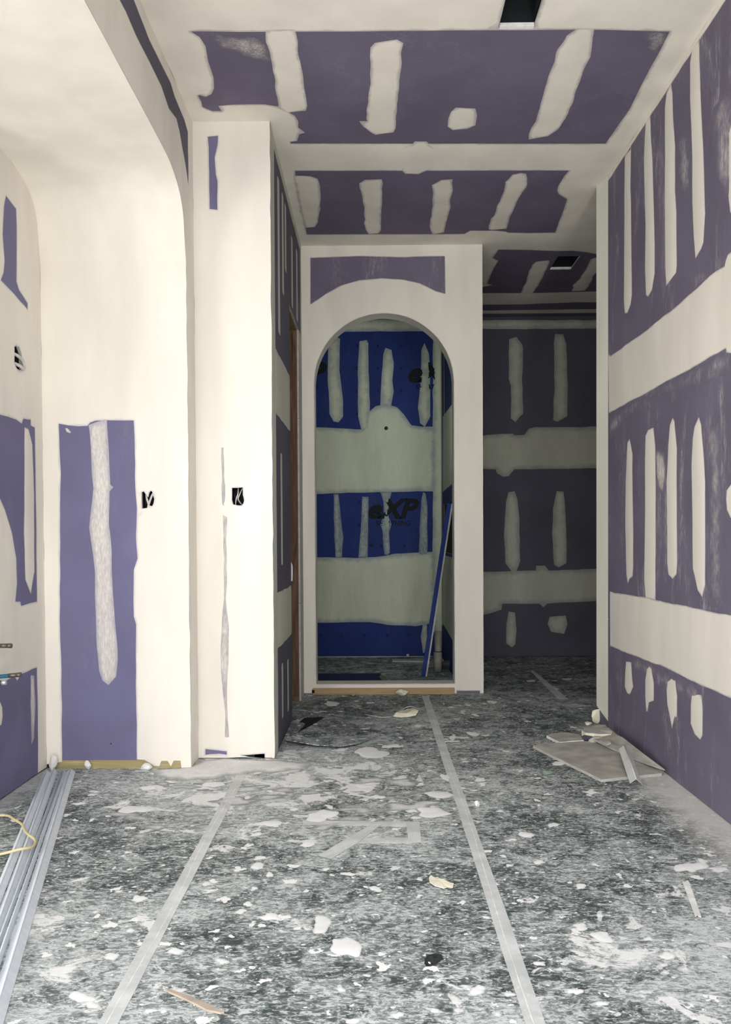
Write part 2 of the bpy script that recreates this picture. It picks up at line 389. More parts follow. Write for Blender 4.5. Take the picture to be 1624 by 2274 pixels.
# ---- floor
floor = slab('floor', None, FLOOR, [rect(-4.4, -2.8, 3.4, 8.4)], M_floor, -0.06, 0.0, kind='structure')

# ---- ceiling: framing, sheets, ducts cut through, one coat of compound with the bare paper left showing
D1 = U(CEIL, [(1109, 59.5), (1188, 61), (1222, -60), (1137, -60)]); D2 = U(CEIL, [(1222.6, 599), (1271, 595.7), (1288.6, 567.7), (1237, 570.4)])
def squared(P): us = sorted(p[0] for p in P); vs = sorted(p[1] for p in P); return rect((us[0]+us[1])/2, (vs[0]+vs[1])/2, (us[2]+us[3])/2, (vs[2]+vs[3])/2)
D1, D2 = squared(D1), squared(D2)
seams = [CEIL.uv((900, y))[1] for y in (15, 349, 535, 664)]
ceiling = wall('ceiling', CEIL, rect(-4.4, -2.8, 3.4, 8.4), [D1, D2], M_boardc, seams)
R1 = [(424.6, 70), (600, 71), (1100, 67), (1300, 66), (1488, 70), (1461, 122), (1434, 172), (1400, 240), (1346, 319), (950, 319), (646, 318.5), (645, 315), (660, 313), (665, 298), (677.5, 294.6), (662, 283), (663, 270), (655, 257), (618, 236.5), (587, 231.5), (557, 231.5), (518, 232.5), (486, 235.5), (493, 247), (472, 247), (459, 242), (449, 237), (447, 226), (439, 212), (444, 211), (457, 215), (470, 209), (475.5, 196), (474, 172), (463, 138), (457, 103), (444, 82)]
R2 = [(656, 379.5), (940, 379), (1264, 379), (1254, 390), (1240, 414), (1238, 424), (1241, 431), (1260, 442.5), (1252, 466), (1243, 490), (1233, 516.5), (1172, 517), (1128, 516.4), (1123, 514), (1103, 512), (1044, 512), (1032, 519), (1000, 519.6), (682, 520.5), (669, 463), (656, 392)]
R3 = [(1107, 554), (1160, 555), (1235, 557.6), (1274, 557), (1303, 560.5), (1345, 568), (1500, 575), (1460, 647), (1322, 647), (1186, 650.6), (1071, 650.6), (1060, 640), (1071, 637.5), (1095, 633), (1082, 630), (1097, 594.6), (1108, 579), (1095, 572.6)]
R4 = [(1060, 677), (1160, 676), (1278, 671.5), (1450, 671), (1450, 685), (1322, 686), (1060, 689.5)]
R5 = [(1060, 697), (1322, 695), (1450, 695), (1450, 707), (1322, 708), (1060, 710)]
R6 = [(740, 620), (940, 620), (935, 711), (750, 712)]
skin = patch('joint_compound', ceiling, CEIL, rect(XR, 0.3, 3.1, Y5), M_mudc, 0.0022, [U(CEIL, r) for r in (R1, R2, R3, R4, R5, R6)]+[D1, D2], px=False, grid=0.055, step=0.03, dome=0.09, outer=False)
for P in ([(590, 66), (655, 64), (660, 90), (668, 140), (676, 190), (683, 235), (680, 246), (640, 250), (618, 238), (612, 190), (606, 150), (600, 120), (592, 95)],
          [(824.5, 106), (834, 96), (881, 89), (894, 96), (890.6, 159), (884, 212), (878.7, 284), (874, 294), (834, 299.6), (824, 294), (808, 281), (800, 270), (818, 270), (814.5, 261), (816.5, 218), (822, 185), (822.5, 132)],
          [(1003, 248), (1013, 239), (1056, 241), (1059, 255), (1056, 278), (1039, 286), (1006, 289), (994, 281), (996, 264)],
          [(1284, 64), (1320, 63), (1310, 126), (1294, 159), (1281, 198), (1271, 231), (1257, 264), (1238, 288), (1218, 303), (1175, 309.5), (1175, 298), (1188, 271), (1201, 231), (1218, 172), (1238, 119), (1258, 79)],
          [(652, 390), (689, 391.5), (705, 397), (711, 417), (711, 463), (707, 493), (699, 504), (679, 506), (668, 463)],
          [(797, 407), (811, 399), (848, 398), (851, 407), (848, 463), (846, 512), (841, 518), (818, 520.5), (809, 496), (811, 463), (803, 430)],
          [(960, 411), (980, 400), (1006, 398), (1006, 423), (1000, 450), (996, 476), (986, 516), (960, 520.5), (955, 503), (960, 463), (963, 436)],
          [(1122, 404), (1130, 397), (1138, 388), (1157, 384), (1169, 386), (1172, 397), (1170, 409), (1160, 426), (1148, 451), (1135, 478), (1125, 508), (1091, 511), (1086, 509), (1090, 485), (1098, 478), (1103, 461), (1111, 446), (1120, 424)],
          [(1182, 588), (1191, 581), (1219, 578), (1221, 584), (1215, 597), (1202, 623), (1184, 652), (1155, 652), (1164, 636), (1171, 619), (1176, 601)],
          [(1312, 576), (1321, 572), (1345, 570), (1340, 590), (1322, 608), (1312, 627), (1301, 645), (1270, 647), (1274, 632), (1290, 616), (1303, 597)],
          [(890, 325), (915, 322), (922, 314), (948, 314), (955, 322), (975, 330), (978, 370), (945, 380), (930, 387), (900, 386), (892, 378)]):
    patch('joint_compound', ceiling, CEIL, P, M_mudc, 0.003, jag=0.004, step=0.02, dome=0.06, base=0.0012 if P[0][1] in (66, 325) else 0.0004)

patch('chalky_smear', ceiling, CEIL, [(1428, 70), (1487, 71), (1462, 118), (1440, 112)], M_smearc, 0.0003, jag=0.004, base=0.0003)
patch('chalky_smear', ceiling, CEIL, [(462, 85), (480, 75), (560, 80), (596, 100), (604, 140), (570, 130), (500, 110)], M_smearc, 0.0003, jag=0.004, base=0.0003)
def duct(poly, label, far_mat):
    us = [p[0] for p in poly]; vs = [p[1] for p in poly]; a, b, c, d = min(us)+.004, min(vs)+.004, max(us)-.004, max(vs)-.004
    t = empty('ceiling_duct_box', ((a+c)/2, (b+d)/2, H+BT)); tag(t, label, 'duct box')
    z0, z1 = H+BT, H+0.30
    V = [(a, b, z0), (c, b, z0), (c, d, z0), (a, d, z0), (a, b, z1), (c, b, z1), (c, d, z1), (a, d, z1)]
    mesh('duct_wall', V, [(0, 1, 5, 4), (1, 2, 6, 5), (2, 3, 7, 6), (3, 0, 4, 7), (4, 5, 6, 7)], M_dark, t)
    box('mounting_flange', (a-.002, d-.006, H-0.003), (c+.002, d+.012, H+BT), far_mat, t)
    return t
duct(D1, 'large dark rectangular duct opening cut in the near ceiling at the top edge', M_white)
duct(D2, 'small dark square duct opening in the far corridor ceiling', M_white)

# ---- right wall
zsr = [0.62, 1.95]
wall_right = wall('wall_right', RIGHT, rect(-2.7, 0, Y4, H), [], M_board, zsr, bottom=0.006)
u = RIGHT.uv
b2t = [(1357, 791), (1392, 765), (1435, 735), (1474, 702), (1508, 676), (1532, 654), (1549, 639.5), (1576, 614), (1609.5, 591), (1612, 579), (1617, 564.5), (1640, 548)]
b2b = [(1640, 786), (1624, 783.5), (1614, 782), (1613, 772.6), (1580, 792), (1532, 821), (1479, 847.6), (1435, 874), (1401, 891), (1352.5, 918)]
def band(top, bot, near=0.4):
    T = [u(p) for p in top]; B = [u(p) for p in bot]; return T+[(near, T[-1][1]), (near, B[0][1])]+B
patch('joint_compound', wall_right, RIGHT, band([(1351.5, 787)]+b2t, b2b), M_mud, 0.003, px=False, dome=0.12, grid=0.05, jag=0.002)
patch('joint_compound', wall_right, RIGHT, band([(1355, 1314), (1433, 1326), (1479, 1338), (1517, 1344), (1571, 1357), (1624, 1366), (1640, 1370)], [(1640, 1558), (1624, 1550), (1547, 1517), (1483, 1485), (1407, 1455.5), (1392, 1450), (1355.5, 1435)]), M_mud, 0.003, px=False, dome=0.12, grid=0.05, jag=0.002)
patch('joint_compound', wall_right, RIGHT, [(0.4, H-0.035), (Y4, H-0.03), (Y4, H), (0.4, H)], M_mud, 0.002, px=False, dome=0.02, jag=0.003)
for P in ([(1388, 347), (1393, 341), (1400, 333), (1402, 318), (1401, 420), (1402, 448), (1403, 545), (1404, 656), (1401, 676), (1394, 695), (1388, 696), (1386, 666), (1387, 497), (1387, 420)],
          [(1435, 270), (1445, 258), (1446, 296), (1449.6, 351), (1451.5, 420), (1454.7, 545), (1454.7, 608), (1448.6, 644), (1440, 659), (1435, 656), (1433, 594), (1434, 497), (1431, 400), (1430.6, 351), (1433, 296)],
          [(1481, 207), (1491, 186), (1494, 207), (1496, 268), (1500, 323), (1500, 424), (1503, 473), (1504, 589), (1502, 606), (1480, 635), (1478, 594), (1477, 497), (1477, 314), (1477, 240)],
          [(1545, 98), (1554, 88), (1555, 148), (1557, 222), (1562, 314), (1565, 420), (1567, 473), (1563, 538), (1558, 552), (1545, 574), (1541, 526), (1538, 448), (1538, 351), (1536, 296), (1533, 222), (1533, 139), (1538, 109)],
          [(1619, 296), (1626, 268), (1640, 262), (1664, 300), (1670, 420), (1660, 480), (1640, 505), (1622, 470), (1618, 436)],
          [(1394, 982), (1399, 974), (1402.6, 992), (1405.5, 1009), (1405, 1045), (1407, 1178), (1407, 1258), (1405.5, 1280), (1399, 1285), (1394.6, 1296), (1391.7, 1275), (1389, 1166), (1390, 1069), (1392.5, 1004)],
          [(1434, 968), (1440, 954), (1452, 949), (1456, 989), (1457, 1069), (1456.6, 1238), (1456.6, 1333), (1434, 1328), (1431, 1287), (1433, 1142), (1433, 1021)],
          [(1488.5, 943), (1494.6, 927), (1498.7, 936), (1504, 997), (1503.5, 1069), (1504.7, 1250), (1503, 1275), (1494.6, 1285), (1485, 1275), (1482.5, 1250), (1481, 1069), (1485, 985)],
          [(1543, 948), (1552.6, 926), (1557.5, 943), (1563.5, 1009), (1566.7, 1069), (1567, 1214), (1567, 1299), (1560, 1326), (1550, 1311), (1539, 1263), (1538, 1142), (1536, 1033), (1539, 973)],
          [(1614, 1089), (1624, 1076), (1645, 1082), (1652, 1110), (1645, 1148), (1623, 1150), (1615, 1132), (1613, 1110)],
          [(1391, 1469), (1402.5, 1470), (1404.5, 1505), (1407, 1525), (1399.6, 1542), (1393.7, 1540), (1388, 1525), (1388.8, 1496)],
          [(1437.5, 1483), (1443, 1478), (1448, 1485), (1452.7, 1517), (1452.7, 1556), (1442, 1560), (1439, 1579.5), (1435.5, 1579.5), (1433.7, 1546), (1433.7, 1511)],
          [(1482.7, 1511), (1491.5, 1505), (1501.7, 1511), (1504.6, 1546), (1503.8, 1592.6), (1499, 1592.6), (1493, 1619), (1487, 1587), (1482, 1563), (1480.7, 1531)],
          [(1536.8, 1543), (1550, 1540), (1558.6, 1544), (1561.6, 1575), (1561, 1633), (1556, 1643), (1544, 1631), (1534.7, 1607), (1535, 1563)]):
    patch('joint_compound', wall_right, RIGHT, P, M_mud, 0.0025, jag=0.0015, step=0.03, dome=0.04)
patch('joint_compound', wall_right, RIGHT, [(1456, 1000), (1462, 998), (1476, 1004), (1478, 1040), (1476, 1090), (1466, 1095), (1457, 1050)], compound('scraped_smear', PURPLE, 0.03, 0.7, low=0.1), 0.0005, jag=0.006)
for P in ([(1354, 925), (1400, 898), (1435, 880), (1479, 853), (1532, 826), (1580, 798), (1612, 780), (1614, 830), (1570, 850), (1480, 872), (1420, 902), (1385, 940), (1356, 975)],
          [(1398, 1458), (1440, 1472), (1500, 1500), (1560, 1530), (1550, 1562), (1480, 1535), (1440, 1500), (1405, 1480)],
          [(1585, 240), (1624, 190), (1640, 420), (1612, 440), (1592, 380)], [(1572, 950), (1600, 940), (1604, 1200), (1600, 1350), (1578, 1345), (1576, 1150)],
          [(1508, 310), (1530, 300), (1534, 420), (1515, 430), (1506, 380)], [(1540, 620), (1570, 600), (1578, 612), (1545, 640)], [(1590, 1700), (1600, 1690), (1602, 1750), (1592, 1745)]):
    patch('chalky_smear', wall_right, RIGHT, P, M_smear, 0.0003, jag=0.004, base=0.0003)

# tapered end of the right wall and the corridor side behind it
fp = [(XW, Y4), (XE, YE), (3.3, YE), (3.3, YE-0.13), (XW+BT, YE-0.13), (XW+BT, Y4)]
n = len(fp); V = [(x, y, z) for z in (0.012, H) for x, y in fp]
we = recalc(mesh('wall_right_end', V, [tuple(range(n))[::-1], tuple(range(n, 2*n))]+[(i, (i+1) % n, n+(i+1) % n, n+i) for i in range(n)], M_endmud)); we['kind'] = 'structure'
V = [(XW-.001, Y4-.001, 0), (XE-.004, YE-.001, 0), (XE-.004, YE-.001, 0.10), (XW-.001, Y4-.001, 0.035)]
Vb = [(x+.01, y+.004, z) for x, y, z in V]
recalc(mesh('bare_board_corner', V+Vb, [(0, 1, 2, 3), (7, 6, 5, 4), (0, 1, 5, 4), (1, 2, 6, 5), (2, 3, 7, 6), (3, 0, 4, 7)], M_boardd, we))

# ---- left wall of the alcove
wall_left = wall('wall_left', LEFT, rect(3.42, 0, Y1, 2.9), [U(LEFT, [(32, 769), (36, 767), (38, 770), (42, 770), (46, 780), (48, 790), (48, 806), (50, 815), (48, 820), (43, 823), (38, 819), (34, 812), (32, 805)])], M_boardl, [0.62, 1.95], bottom=0.008)
hole_l = U(LEFT, [(32, 769), (36, 767), (38, 770), (42, 770), (46, 780), (48, 790), (48, 806), (50, 815), (48, 820), (43, 823), (38, 819), (34, 812), (32, 805)])
L1 = [(13, 434), (25, 449), (36, 463), (37, 537), (36.6, 625), (42, 643), (61, 674), (61, 687), (35, 657), (2, 622), (8, 606), (10, 581), (6, 520), (9, 458)]
L2 = [(-70, 895), (0, 920), (36, 932), (48, 941), (52, 930), (68, 932), (68, 945), (77, 950), (80, 1150), (82, 1336), (47, 1345), (45, 1336), (34, 1336), (38, 1295), (36, 1240), (27, 1186), (11, 1132), (0, 1107), (-30, 1060), (-70, 1030)]
L3 = [(82, 1482), (47, 1497), (38, 1512), (32, 1502), (0, 1519), (-80, 1560), (-80, 1900), (0, 1800), (84, 1735), (84, 1600)]
patch('joint_compound', wall_left, LEFT, rect(3.42, 0.008, Y1, 2.78), M_muds, 0.0022, [U(LEFT, x) for x in (L1, L2, L3)]+[hole_l], px=False, dome=0.06, grid=0.04, outer=False)
patch('joint_compound', wall_left, LEFT, [(54, 948), (63, 952), (72, 988), (75.7, 1096), (76.8, 1269), (68.5, 1320), (56, 1287), (53, 1186), (54, 1024)], M_mud, 0.002)
patch('joint_compound', wall_left, LEFT, [(-20, 1545), (0, 1558), (5, 1570), (6, 1590), (3, 1610), (-20, 1620)], M_mud, 0.002)
patch('joint_compound', wall_left, LEFT, [(68, 1500), (76, 1500), (78, 1560), (76, 1640), (70, 1655), (68, 1560)], M_thin, 0.0006, jag=0.004)

# ---- front-left wall of the alcove (the vault rises out of it)
O1 = U(FL, [(315, 1093), (319, 1091), (324, 1098), (329, 1104), (331, 1094), (335, 1089), (339, 1092), (341, 1101), (343, 1108), (341, 1118), (338, 1124), (330, 1122), (326, 1128), (316, 1129)])
PW = [(130.6, 941), (151, 944), (175, 946), (194, 945), (200, 938), (212, 934), (237, 933), (297, 934), (299, 971), (299.6, 1050), (304, 1127), (302, 1188), (305, 1240), (297, 1265), (297, 1369), (302, 1386), (302, 1524), (305, 1720), (138, 1720), (138, 1645), (136, 1481), (132.8, 1377), (134, 1050)]
wall_fl = wall('wall_front_left', FL, [(XL, 0.0), (XR, 0.0), (XR, 2.46), (XL, 2.46)], [O1], M_boardl, [1.95], bottom=0.040)
patch('joint_compound', wall_fl, FL, [(XL, 0.02), (-1.50, 0.03), (-1.42, 0.055), (-1.1, 0.04), (-1.055, 0.01), (-1.03, 0.01), (-1.02, 0.035), (-0.99, 0.035), (-0.975, 0.008), (-0.96, 0.035), (-0.93, 0.035), (-0.925, 0.0), (XR+.001, 0.0), (XR+.001, 2.45), (XL, 2.45)], M_muds, 0.002, [U(FL, PW), O1], px=False, dome=0.08, grid=0.045, outer=False)
patch('joint_compound', wall_fl, FL, [(197, 944), (237, 931), (241, 996), (243.5, 1050), (245, 1076), (252, 1082), (243.5, 1091), (242, 1162), (248, 1222), (248, 1265), (252, 1330), (258.6, 1416), (260.8, 1468), (257.8, 1502), (241, 1521), (228, 1511), (220.7, 1490), (215.5, 1438), (211, 1330), (211, 1274), (204.7, 1222), (198, 1171), (202.6, 1127), (208, 1084), (204.7, 1050), (202.6, 996)], M_thin, 0.0022, jag=0.002)
patch('joint_compound', wall_fl, FL, [(145, 951), (150, 951), (158, 960), (156, 962), (148, 959)], M_mud, 0.002, jag=0.001)
box('bottom_plate', (XL+.02, Y1+.004, 0), (XR-.012, Y1+.10, 0.042), M_plate, wall_fl)
b = box('screw_head', (-1.262, Y1-.001, 0.115), (-1.256, Y1+.002, 0.121), M_black, wall_fl)

# vaulted ceiling of the alcove and its header on the right
PROF = [(Y1+.004, 2.37), (4.118, 2.50), (4.096, 2.59), (4.04, 2.655), (3.96, 2.695), (3.85, 2.722), (3.74, 2.730), (3.49, 2.733), (2.9, 2.733), (-2.7, 2.733)]
pp = [(p.x, p.y) for p in spline([(a, b2, 0) for a, b2 in PROF[:8]], 5)]+PROF[8:]
V = []; Fc = []
for (y, z) in pp: V += [(XL-.0, y, z), (XR-.0005, y, z)]
for (y, z) in pp: V += [(XL-.0, y+.01, z+.03), (XR-.0005, y+.01, z+.03)]
k = len(pp)
for i in range(k-1):
    Fc.append((2*i, 2*i+1, 2*i+3, 2*i+2)); j = 2*k; Fc.append((j+2*i+2, j+2*i+3, j+2*i+1, j+2*i))
Fc += [(0, 2*k, 2*k+1, 1), (2*k-2, 2*k-1, 4*k-1, 4*k-2)]
vault = recalc(mesh('ceiling', V, Fc, M_mudp)); vault['kind'] = 'structure'
for p in vault.data.polygons: p.use_smooth = len(p.vertices) == 4 and abs(p.normal.x) < .5
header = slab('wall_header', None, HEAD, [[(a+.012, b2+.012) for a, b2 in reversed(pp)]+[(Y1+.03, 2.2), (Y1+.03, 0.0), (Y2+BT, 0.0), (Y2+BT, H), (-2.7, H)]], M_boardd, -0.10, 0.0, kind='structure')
HP = [(250, -30), (280, 26), (302, 78), (328, 129), (358, 190), (375, 241), (392, 263), (399, 293), (405, 328), (412, 365), (416, 392), (418, 409), (418.5, 380), (417.5, 340), (417, 293), (409.5, 267), (388, 215), (379, 185), (332, 90), (297, 0), (284, -30)]
outer = [(2.35, 2.735)]+[(a, b2) for a, b2 in list(reversed(pp)) if a > 2.4]+[(Y1+.004, 0.002), (Y2, 0.002), (Y2, H), (2.35, H)]
patch('joint_compound', header, HEAD, outer, M_mud, 0.0015, [U(HEAD, HP)], px=False, dome=0.05, grid=0.04, step=0.03, jag=0.0008, outer=False)

# ---- column wall right of the alcove
O2 = U(COLF, [(515, 1083), (540, 1082), (540, 1100), (541, 1104), (542, 1112), (540, 1118), (536, 1122), (529, 1122), (518, 1120), (515, 1110)])
wall_col = wall('wall_front_middle', COLF, [(XR-.0, 0.0), (XC, 0.0), (XC, H), (XR, H)], [O2], M_boardl, [0.62, 1.95], bottom=0.022)
slot = [(461.8, 304), (484, 302), (482.5, 322), (477.5, 350), (478.5, 367), (479.5, 387), (483, 403), (483, 466), (465.7, 464), (465, 397), (464.7, 377), (464, 326)]
g1 = U(COLF, [(456, 1663), (504, 1668), (504, 1676), (487, 1674), (456, 1676)]); g2 = U(COLF, [(535, 1677), (588, 1673), (588, 1683), (553, 1681)])
patch('joint_compound', wall_col, COLF, [(XR+.0, 0.004), (XC, 0.004), (XC, H), (XR, H)], M_muds, 0.002, [U(COLF, slot), O2, g1, g2], px=False, dome=0.08, grid=0.045, outer=False)
for P in ([(489, 985), (500, 985), (502, 1060), (500, 1130), (490, 1128)], [(492, 1135), (508, 1140), (508, 1220), (506, 1330), (513, 1390), (511, 1480), (508, 1560), (512, 1645), (498, 1645), (495, 1560), (487, 1480), (489, 1390), (494, 1330), (493, 1220)]):
    patch('joint_compound', wall_col, COLF, P, compound('scraped_thin_compound', (0.20, 0.18, 0.22), 0.03, 0.45) if P[0][0] == 489 else bpy.data.materials['scraped_thin_compound'], 0.0004, jag=0.004, base=0.0024, dome=0.02)
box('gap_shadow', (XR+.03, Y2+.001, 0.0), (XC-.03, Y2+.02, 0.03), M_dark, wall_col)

# ---- side wall behind the column, with a doorway and bare studs
YD0, YD1, ZD = 5.25, 5.90, 2.49
sd = [(Y2+.001, 0.0), (YD0, 0.0), (YD0, ZD), (YD1, ZD), (YD1, 0.0), (Y3, 0.0), (Y3, H), (Y2+.001, H)]
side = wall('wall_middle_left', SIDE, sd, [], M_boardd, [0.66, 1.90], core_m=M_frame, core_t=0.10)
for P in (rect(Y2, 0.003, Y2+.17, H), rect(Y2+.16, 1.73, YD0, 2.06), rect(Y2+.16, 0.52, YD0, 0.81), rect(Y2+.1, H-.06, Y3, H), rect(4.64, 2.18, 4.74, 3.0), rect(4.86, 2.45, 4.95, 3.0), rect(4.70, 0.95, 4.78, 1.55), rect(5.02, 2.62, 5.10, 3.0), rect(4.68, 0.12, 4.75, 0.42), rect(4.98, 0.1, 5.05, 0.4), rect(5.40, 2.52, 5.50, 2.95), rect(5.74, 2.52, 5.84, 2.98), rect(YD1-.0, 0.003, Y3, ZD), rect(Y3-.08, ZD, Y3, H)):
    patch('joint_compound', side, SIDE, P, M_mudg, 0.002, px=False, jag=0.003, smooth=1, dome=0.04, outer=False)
box('stud', (XC-.117, YD1-.004, 0.038), (XC-.0145, YD1+.034, ZD-.002), M_stud, side, 0.002)
box('stud', (XC-.117, YD0-.034, 0.038), (XC-.0145, YD0+.004, ZD-.002), M_stud, side, 0.002)
box('header_beam', (XC-.117, YD0+.004, ZD-.006), (XC-.0145, YD1-.004, ZD+.10), M_frame, side, 0.002)
box('bottom_plate', (XC-.115, YD1-.02, 0), (XC-.0135, YD1+.06, 0.036), M_stud, side, 0.002)
V, Fc = [], []
patch('torn_plaster_lump', side, Plane('y', YD0+.001, 1), [(XC-.03, 0.83), (XC+.006, 0.84), (XC+.01, 0.93), (XC-.005, 0.97), (XC-.03, 0.95)], M_white, 0.01, px=False, jag=0.003, dome=0.015)

# ---- wall with the arched doorway
al = ray(695.5, 851, 'y', Y3); ar = ray(1005.8, 851, 'y', Y3); bl = ray(706, 1500, 'y', Y3); br = ray(1012, 1500, 'y', Y3); at_ = ray(850, 696, 'y', Y3)
ax0, ax1 = (al.x+bl.x)/2, (ar.x+br.x)/2; rad = (ax1-ax0)/2; acx = (ax0+ax1)/2; azc = at_.z-rad
archh = [(ax0, 0.075)]+[(ax1, 0.075)]+[(acx+rad*math.cos(t), azc+rad*math.sin(t)) for t in np.linspace(0, math.pi, 49)]
wall_arch = wall('wall_front_arch', ARCH, [(XC, 0.0), (XA, 0.0), (XA, H), (XC, H)], [archh], M_board, [], core_m=M_mudp, core_t=0.15, bottom=0.004)
AP = [(690, 573), (798, 569), (900, 571.6), (923, 570), (988, 569), (989, 652), (969.5, 647), (932.6, 629), (895.6, 621), (849, 617.8), (798.6, 622), (757, 634), (724.7, 652), (690, 675.5)]
gapA = U(ARCH, [(1015, 1534), (1066, 1534), (1066, 1560), (1015, 1560)])
patch('joint_compound', wall_arch, ARCH, [(XC, 0.012), (XA, 0.006), (XA, H), (XC, H)], M_mud, 0.0018, [U(ARCH, AP), [(ax0+.0005, .0755), (ax1-.0005, .0755)]+archh[2:], gapA], px=False, dome=0.08, grid=0.045, step=0.03, jag=0.0006, outer=False)
box('bottom_plate', (ax0-.03, Y3-.004, 0), (ax1, Y3+.10, 0.047), M_platec, wall_arch, 0.003)
box('threshold_strip', (ax0+.002, Y3+.016, 0.048), (ax1-.002, Y3+.14, 0.0755), M_mudp, wall_arch, 0.003)
box('knockout', (ray(693, 1540, 'y', Y3).x, Y3-.006, 0.012), (ray(699, 1540, 'y', Y3).x, Y3+.0, 0.034), M_dark, wall_arch)

# ---- divider, back room and corridor end
div = box('wall_divider', (XB+BT, Y3+.15, 0), (XA-.002, Y5, H), M_core); div['kind'] = 'structure'
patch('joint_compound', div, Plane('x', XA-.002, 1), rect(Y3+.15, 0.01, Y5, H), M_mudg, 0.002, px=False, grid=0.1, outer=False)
niche = U(ROOMR, [(985.5, 1122), (1012, 1108), (1012, 1232), (985.5, 1226)])
sl = slab('sheathing_sheet', div, ROOMR, [rect(Y3+.15, 0, Y5, H), niche], M_blue, -BT, 0, em=M_core)
patch('joint_compound', div, ROOMR, U(ROOMR, [(984, 925), (1010, 890), (1010, 1070), (984, 1092)]), M_mudb, 0.002, px=False, outer=False)
patch('joint_compound', div, ROOMR, U(ROOMR, [(984, 1232), (1010, 1240), (1010, 1430), (984, 1385)]), M_mudb, 0.002, px=False, outer=False)
patch('joint_compound', div, ROOMR, rect(7.99, 0.3, Y5, H), M_mudb, 0.002, px=False, outer=False)
patch('joint_compound', div, ROOMR, rect(7.72, 1.95, 7.77, 2.7), M_mudb, 0.002, px=False, outer=False)
nv = [p[0] for p in niche]; nz = [p[1] for p in niche]
box('stud', (XB+.0005, max(nv)-.03, min(nz)-.02), (XB+BT+.03, max(nv)+.03, max(nz)+.02), M_stud, div)
box('niche_back', (XB+BT-.001, min(nv), min(nz)), (XB+BT+.004, max(nv), max(nz)), M_dark, div)

wall_back = wall('wall_front_room', BACK, rect(-1.7, 0, XB, H), [], M_blue, [], core_m=M_core, bottom=0.01)
def bp_(P, m=M_mudb, th=0.002, **k): return patch('joint_compound', wall_back, BACK, P, m, th, step=0.025, jag=k.pop('jag', 0.003), **k)
bp_([(640, 712), (1000, 708), (1000, 735.5), (850, 736), (640, 737)])
bp_([(962, 730), (990, 728), (992, 1500), (962, 1395), (961, 1100)])
bp_([(640, 946), (698, 949), (775, 951.7), (803, 953), (812, 925), (819, 916), (835, 902), (858, 897), (882, 904), (898, 920), (914, 945), (935, 948), (965, 948), (965, 1091), (880, 1092), (798, 1094), (699, 1097), (640, 1098)], dome=0.12)
bp_([(640, 1237), (704, 1237), (785, 1239), (858, 1235), (877, 1230), (965, 1225), (965, 1383), (923, 1390), (858, 1387), (822, 1381), (705, 1383), (640, 1383)], dome=0.12)
for P in ([(729, 763), (748, 749), (755, 752), (754, 823), (762, 892), (762, 925), (752, 938), (741, 936), (732, 920), (728, 823)],
          [(798.6, 758), (815, 755), (818.5, 763), (819, 823), (822, 892), (820, 956), (803, 956), (795, 925), (796, 800)],
          [(851.7, 786), (856, 772), (870, 777), (875, 805), (872, 846), (875, 869), (869, 902), (845, 902), (847, 842)],
          [(936, 777), (943, 762), (953, 786), (956, 846), (956, 925), (944, 948), (933, 940), (929, 906), (933, 860)],
          [(939.5, 1384), (949, 1386), (951, 1445), (940, 1450), (935, 1413)]):
    bp_(P)
for P in ([(741, 1097), (752, 1097), (757, 1146), (762.6, 1193), (759, 1237), (745.5, 1237), (742, 1170)],
          [(804.6, 1103), (819, 1103), (817, 1238), (796, 1238), (803, 1146)],
          [(845, 1092), (870, 1092), (864, 1119), (863, 1146), (870, 1165), (865, 1183), (867, 1228), (861, 1233), (854, 1232), (849.4, 1179), (845, 1165), (853, 1142), (851, 1114)],
          [(936, 1110), (940, 1093), (946, 1096), (949, 1114), (950, 1220), (949, 1232), (930, 1232), (933.5, 1146)]):
    bp_(P, M_thinb)
M_ink = plain('black_print', (0.006, 0.008, 0.012), 0.7)
def text(body, x0, y0, x1, y1, shear=0.3, off=0.02, name='printed_lettering'):
    cu = bpy.data.curves.new(name, 'FONT'); cu.body = body; cu.shear = shear; cu.offset = off; cu.extrude = 0.0; cu.resolution_u = 4
    to = bpy.data.objects.new(name, cu); COL.objects.link(to); bpy.context.view_layer.update()
    me = bpy.data.meshes.new_from_object(to); bpy.data.objects.remove(to)
    co = np.array([v.co[:2] for v in me.vertices]); lo, hi = co.min(0), co.max(0)
    a = ray(x0, y1, 'y', Y5); b = ray(x1, y0, 'y', Y5)
    for v in me.vertices:
        fx = (v.co.x-lo[0])/(hi[0]-lo[0]); fz = (v.co.y-lo[1])/(hi[1]-lo[1])
        v.co = (a.x+fx*(b.x-a.x), Y5-0.0012+v.co.z, a.z+fz*(b.z-a.z))
    me.materials.clear(); return link(name, me, M_ink, wall_back)
for dx, dy in ((0, 0), (89, -303), (-205, -303)):
    text('eXP', 818+dx, 1107+dy, 931+dx, 1153+dy, 0.3, 0.045); text('SHEATHING', 834+dx, 1156+dy, 913+dx, 1168+dy, 0.3, 0.02)
for y, xs in ((768, (793, 839.5, 890)), (818, (793, 839.5, 890.5)), (868, (793, 840, 891)), (919, (793,)), (1115, (703, 798)), (1165, (703, 798)), (1213, (704, 847, 898)), (1411, (712, 759, 809, 860, 908))):
    for x in xs: text('x', x-3, y-3.5, x+3, y+3.5, 0, 0.02, 'printed_mark')
text('e', 821, 1208, 829, 1215, 0, 0.02, 'printed_mark')

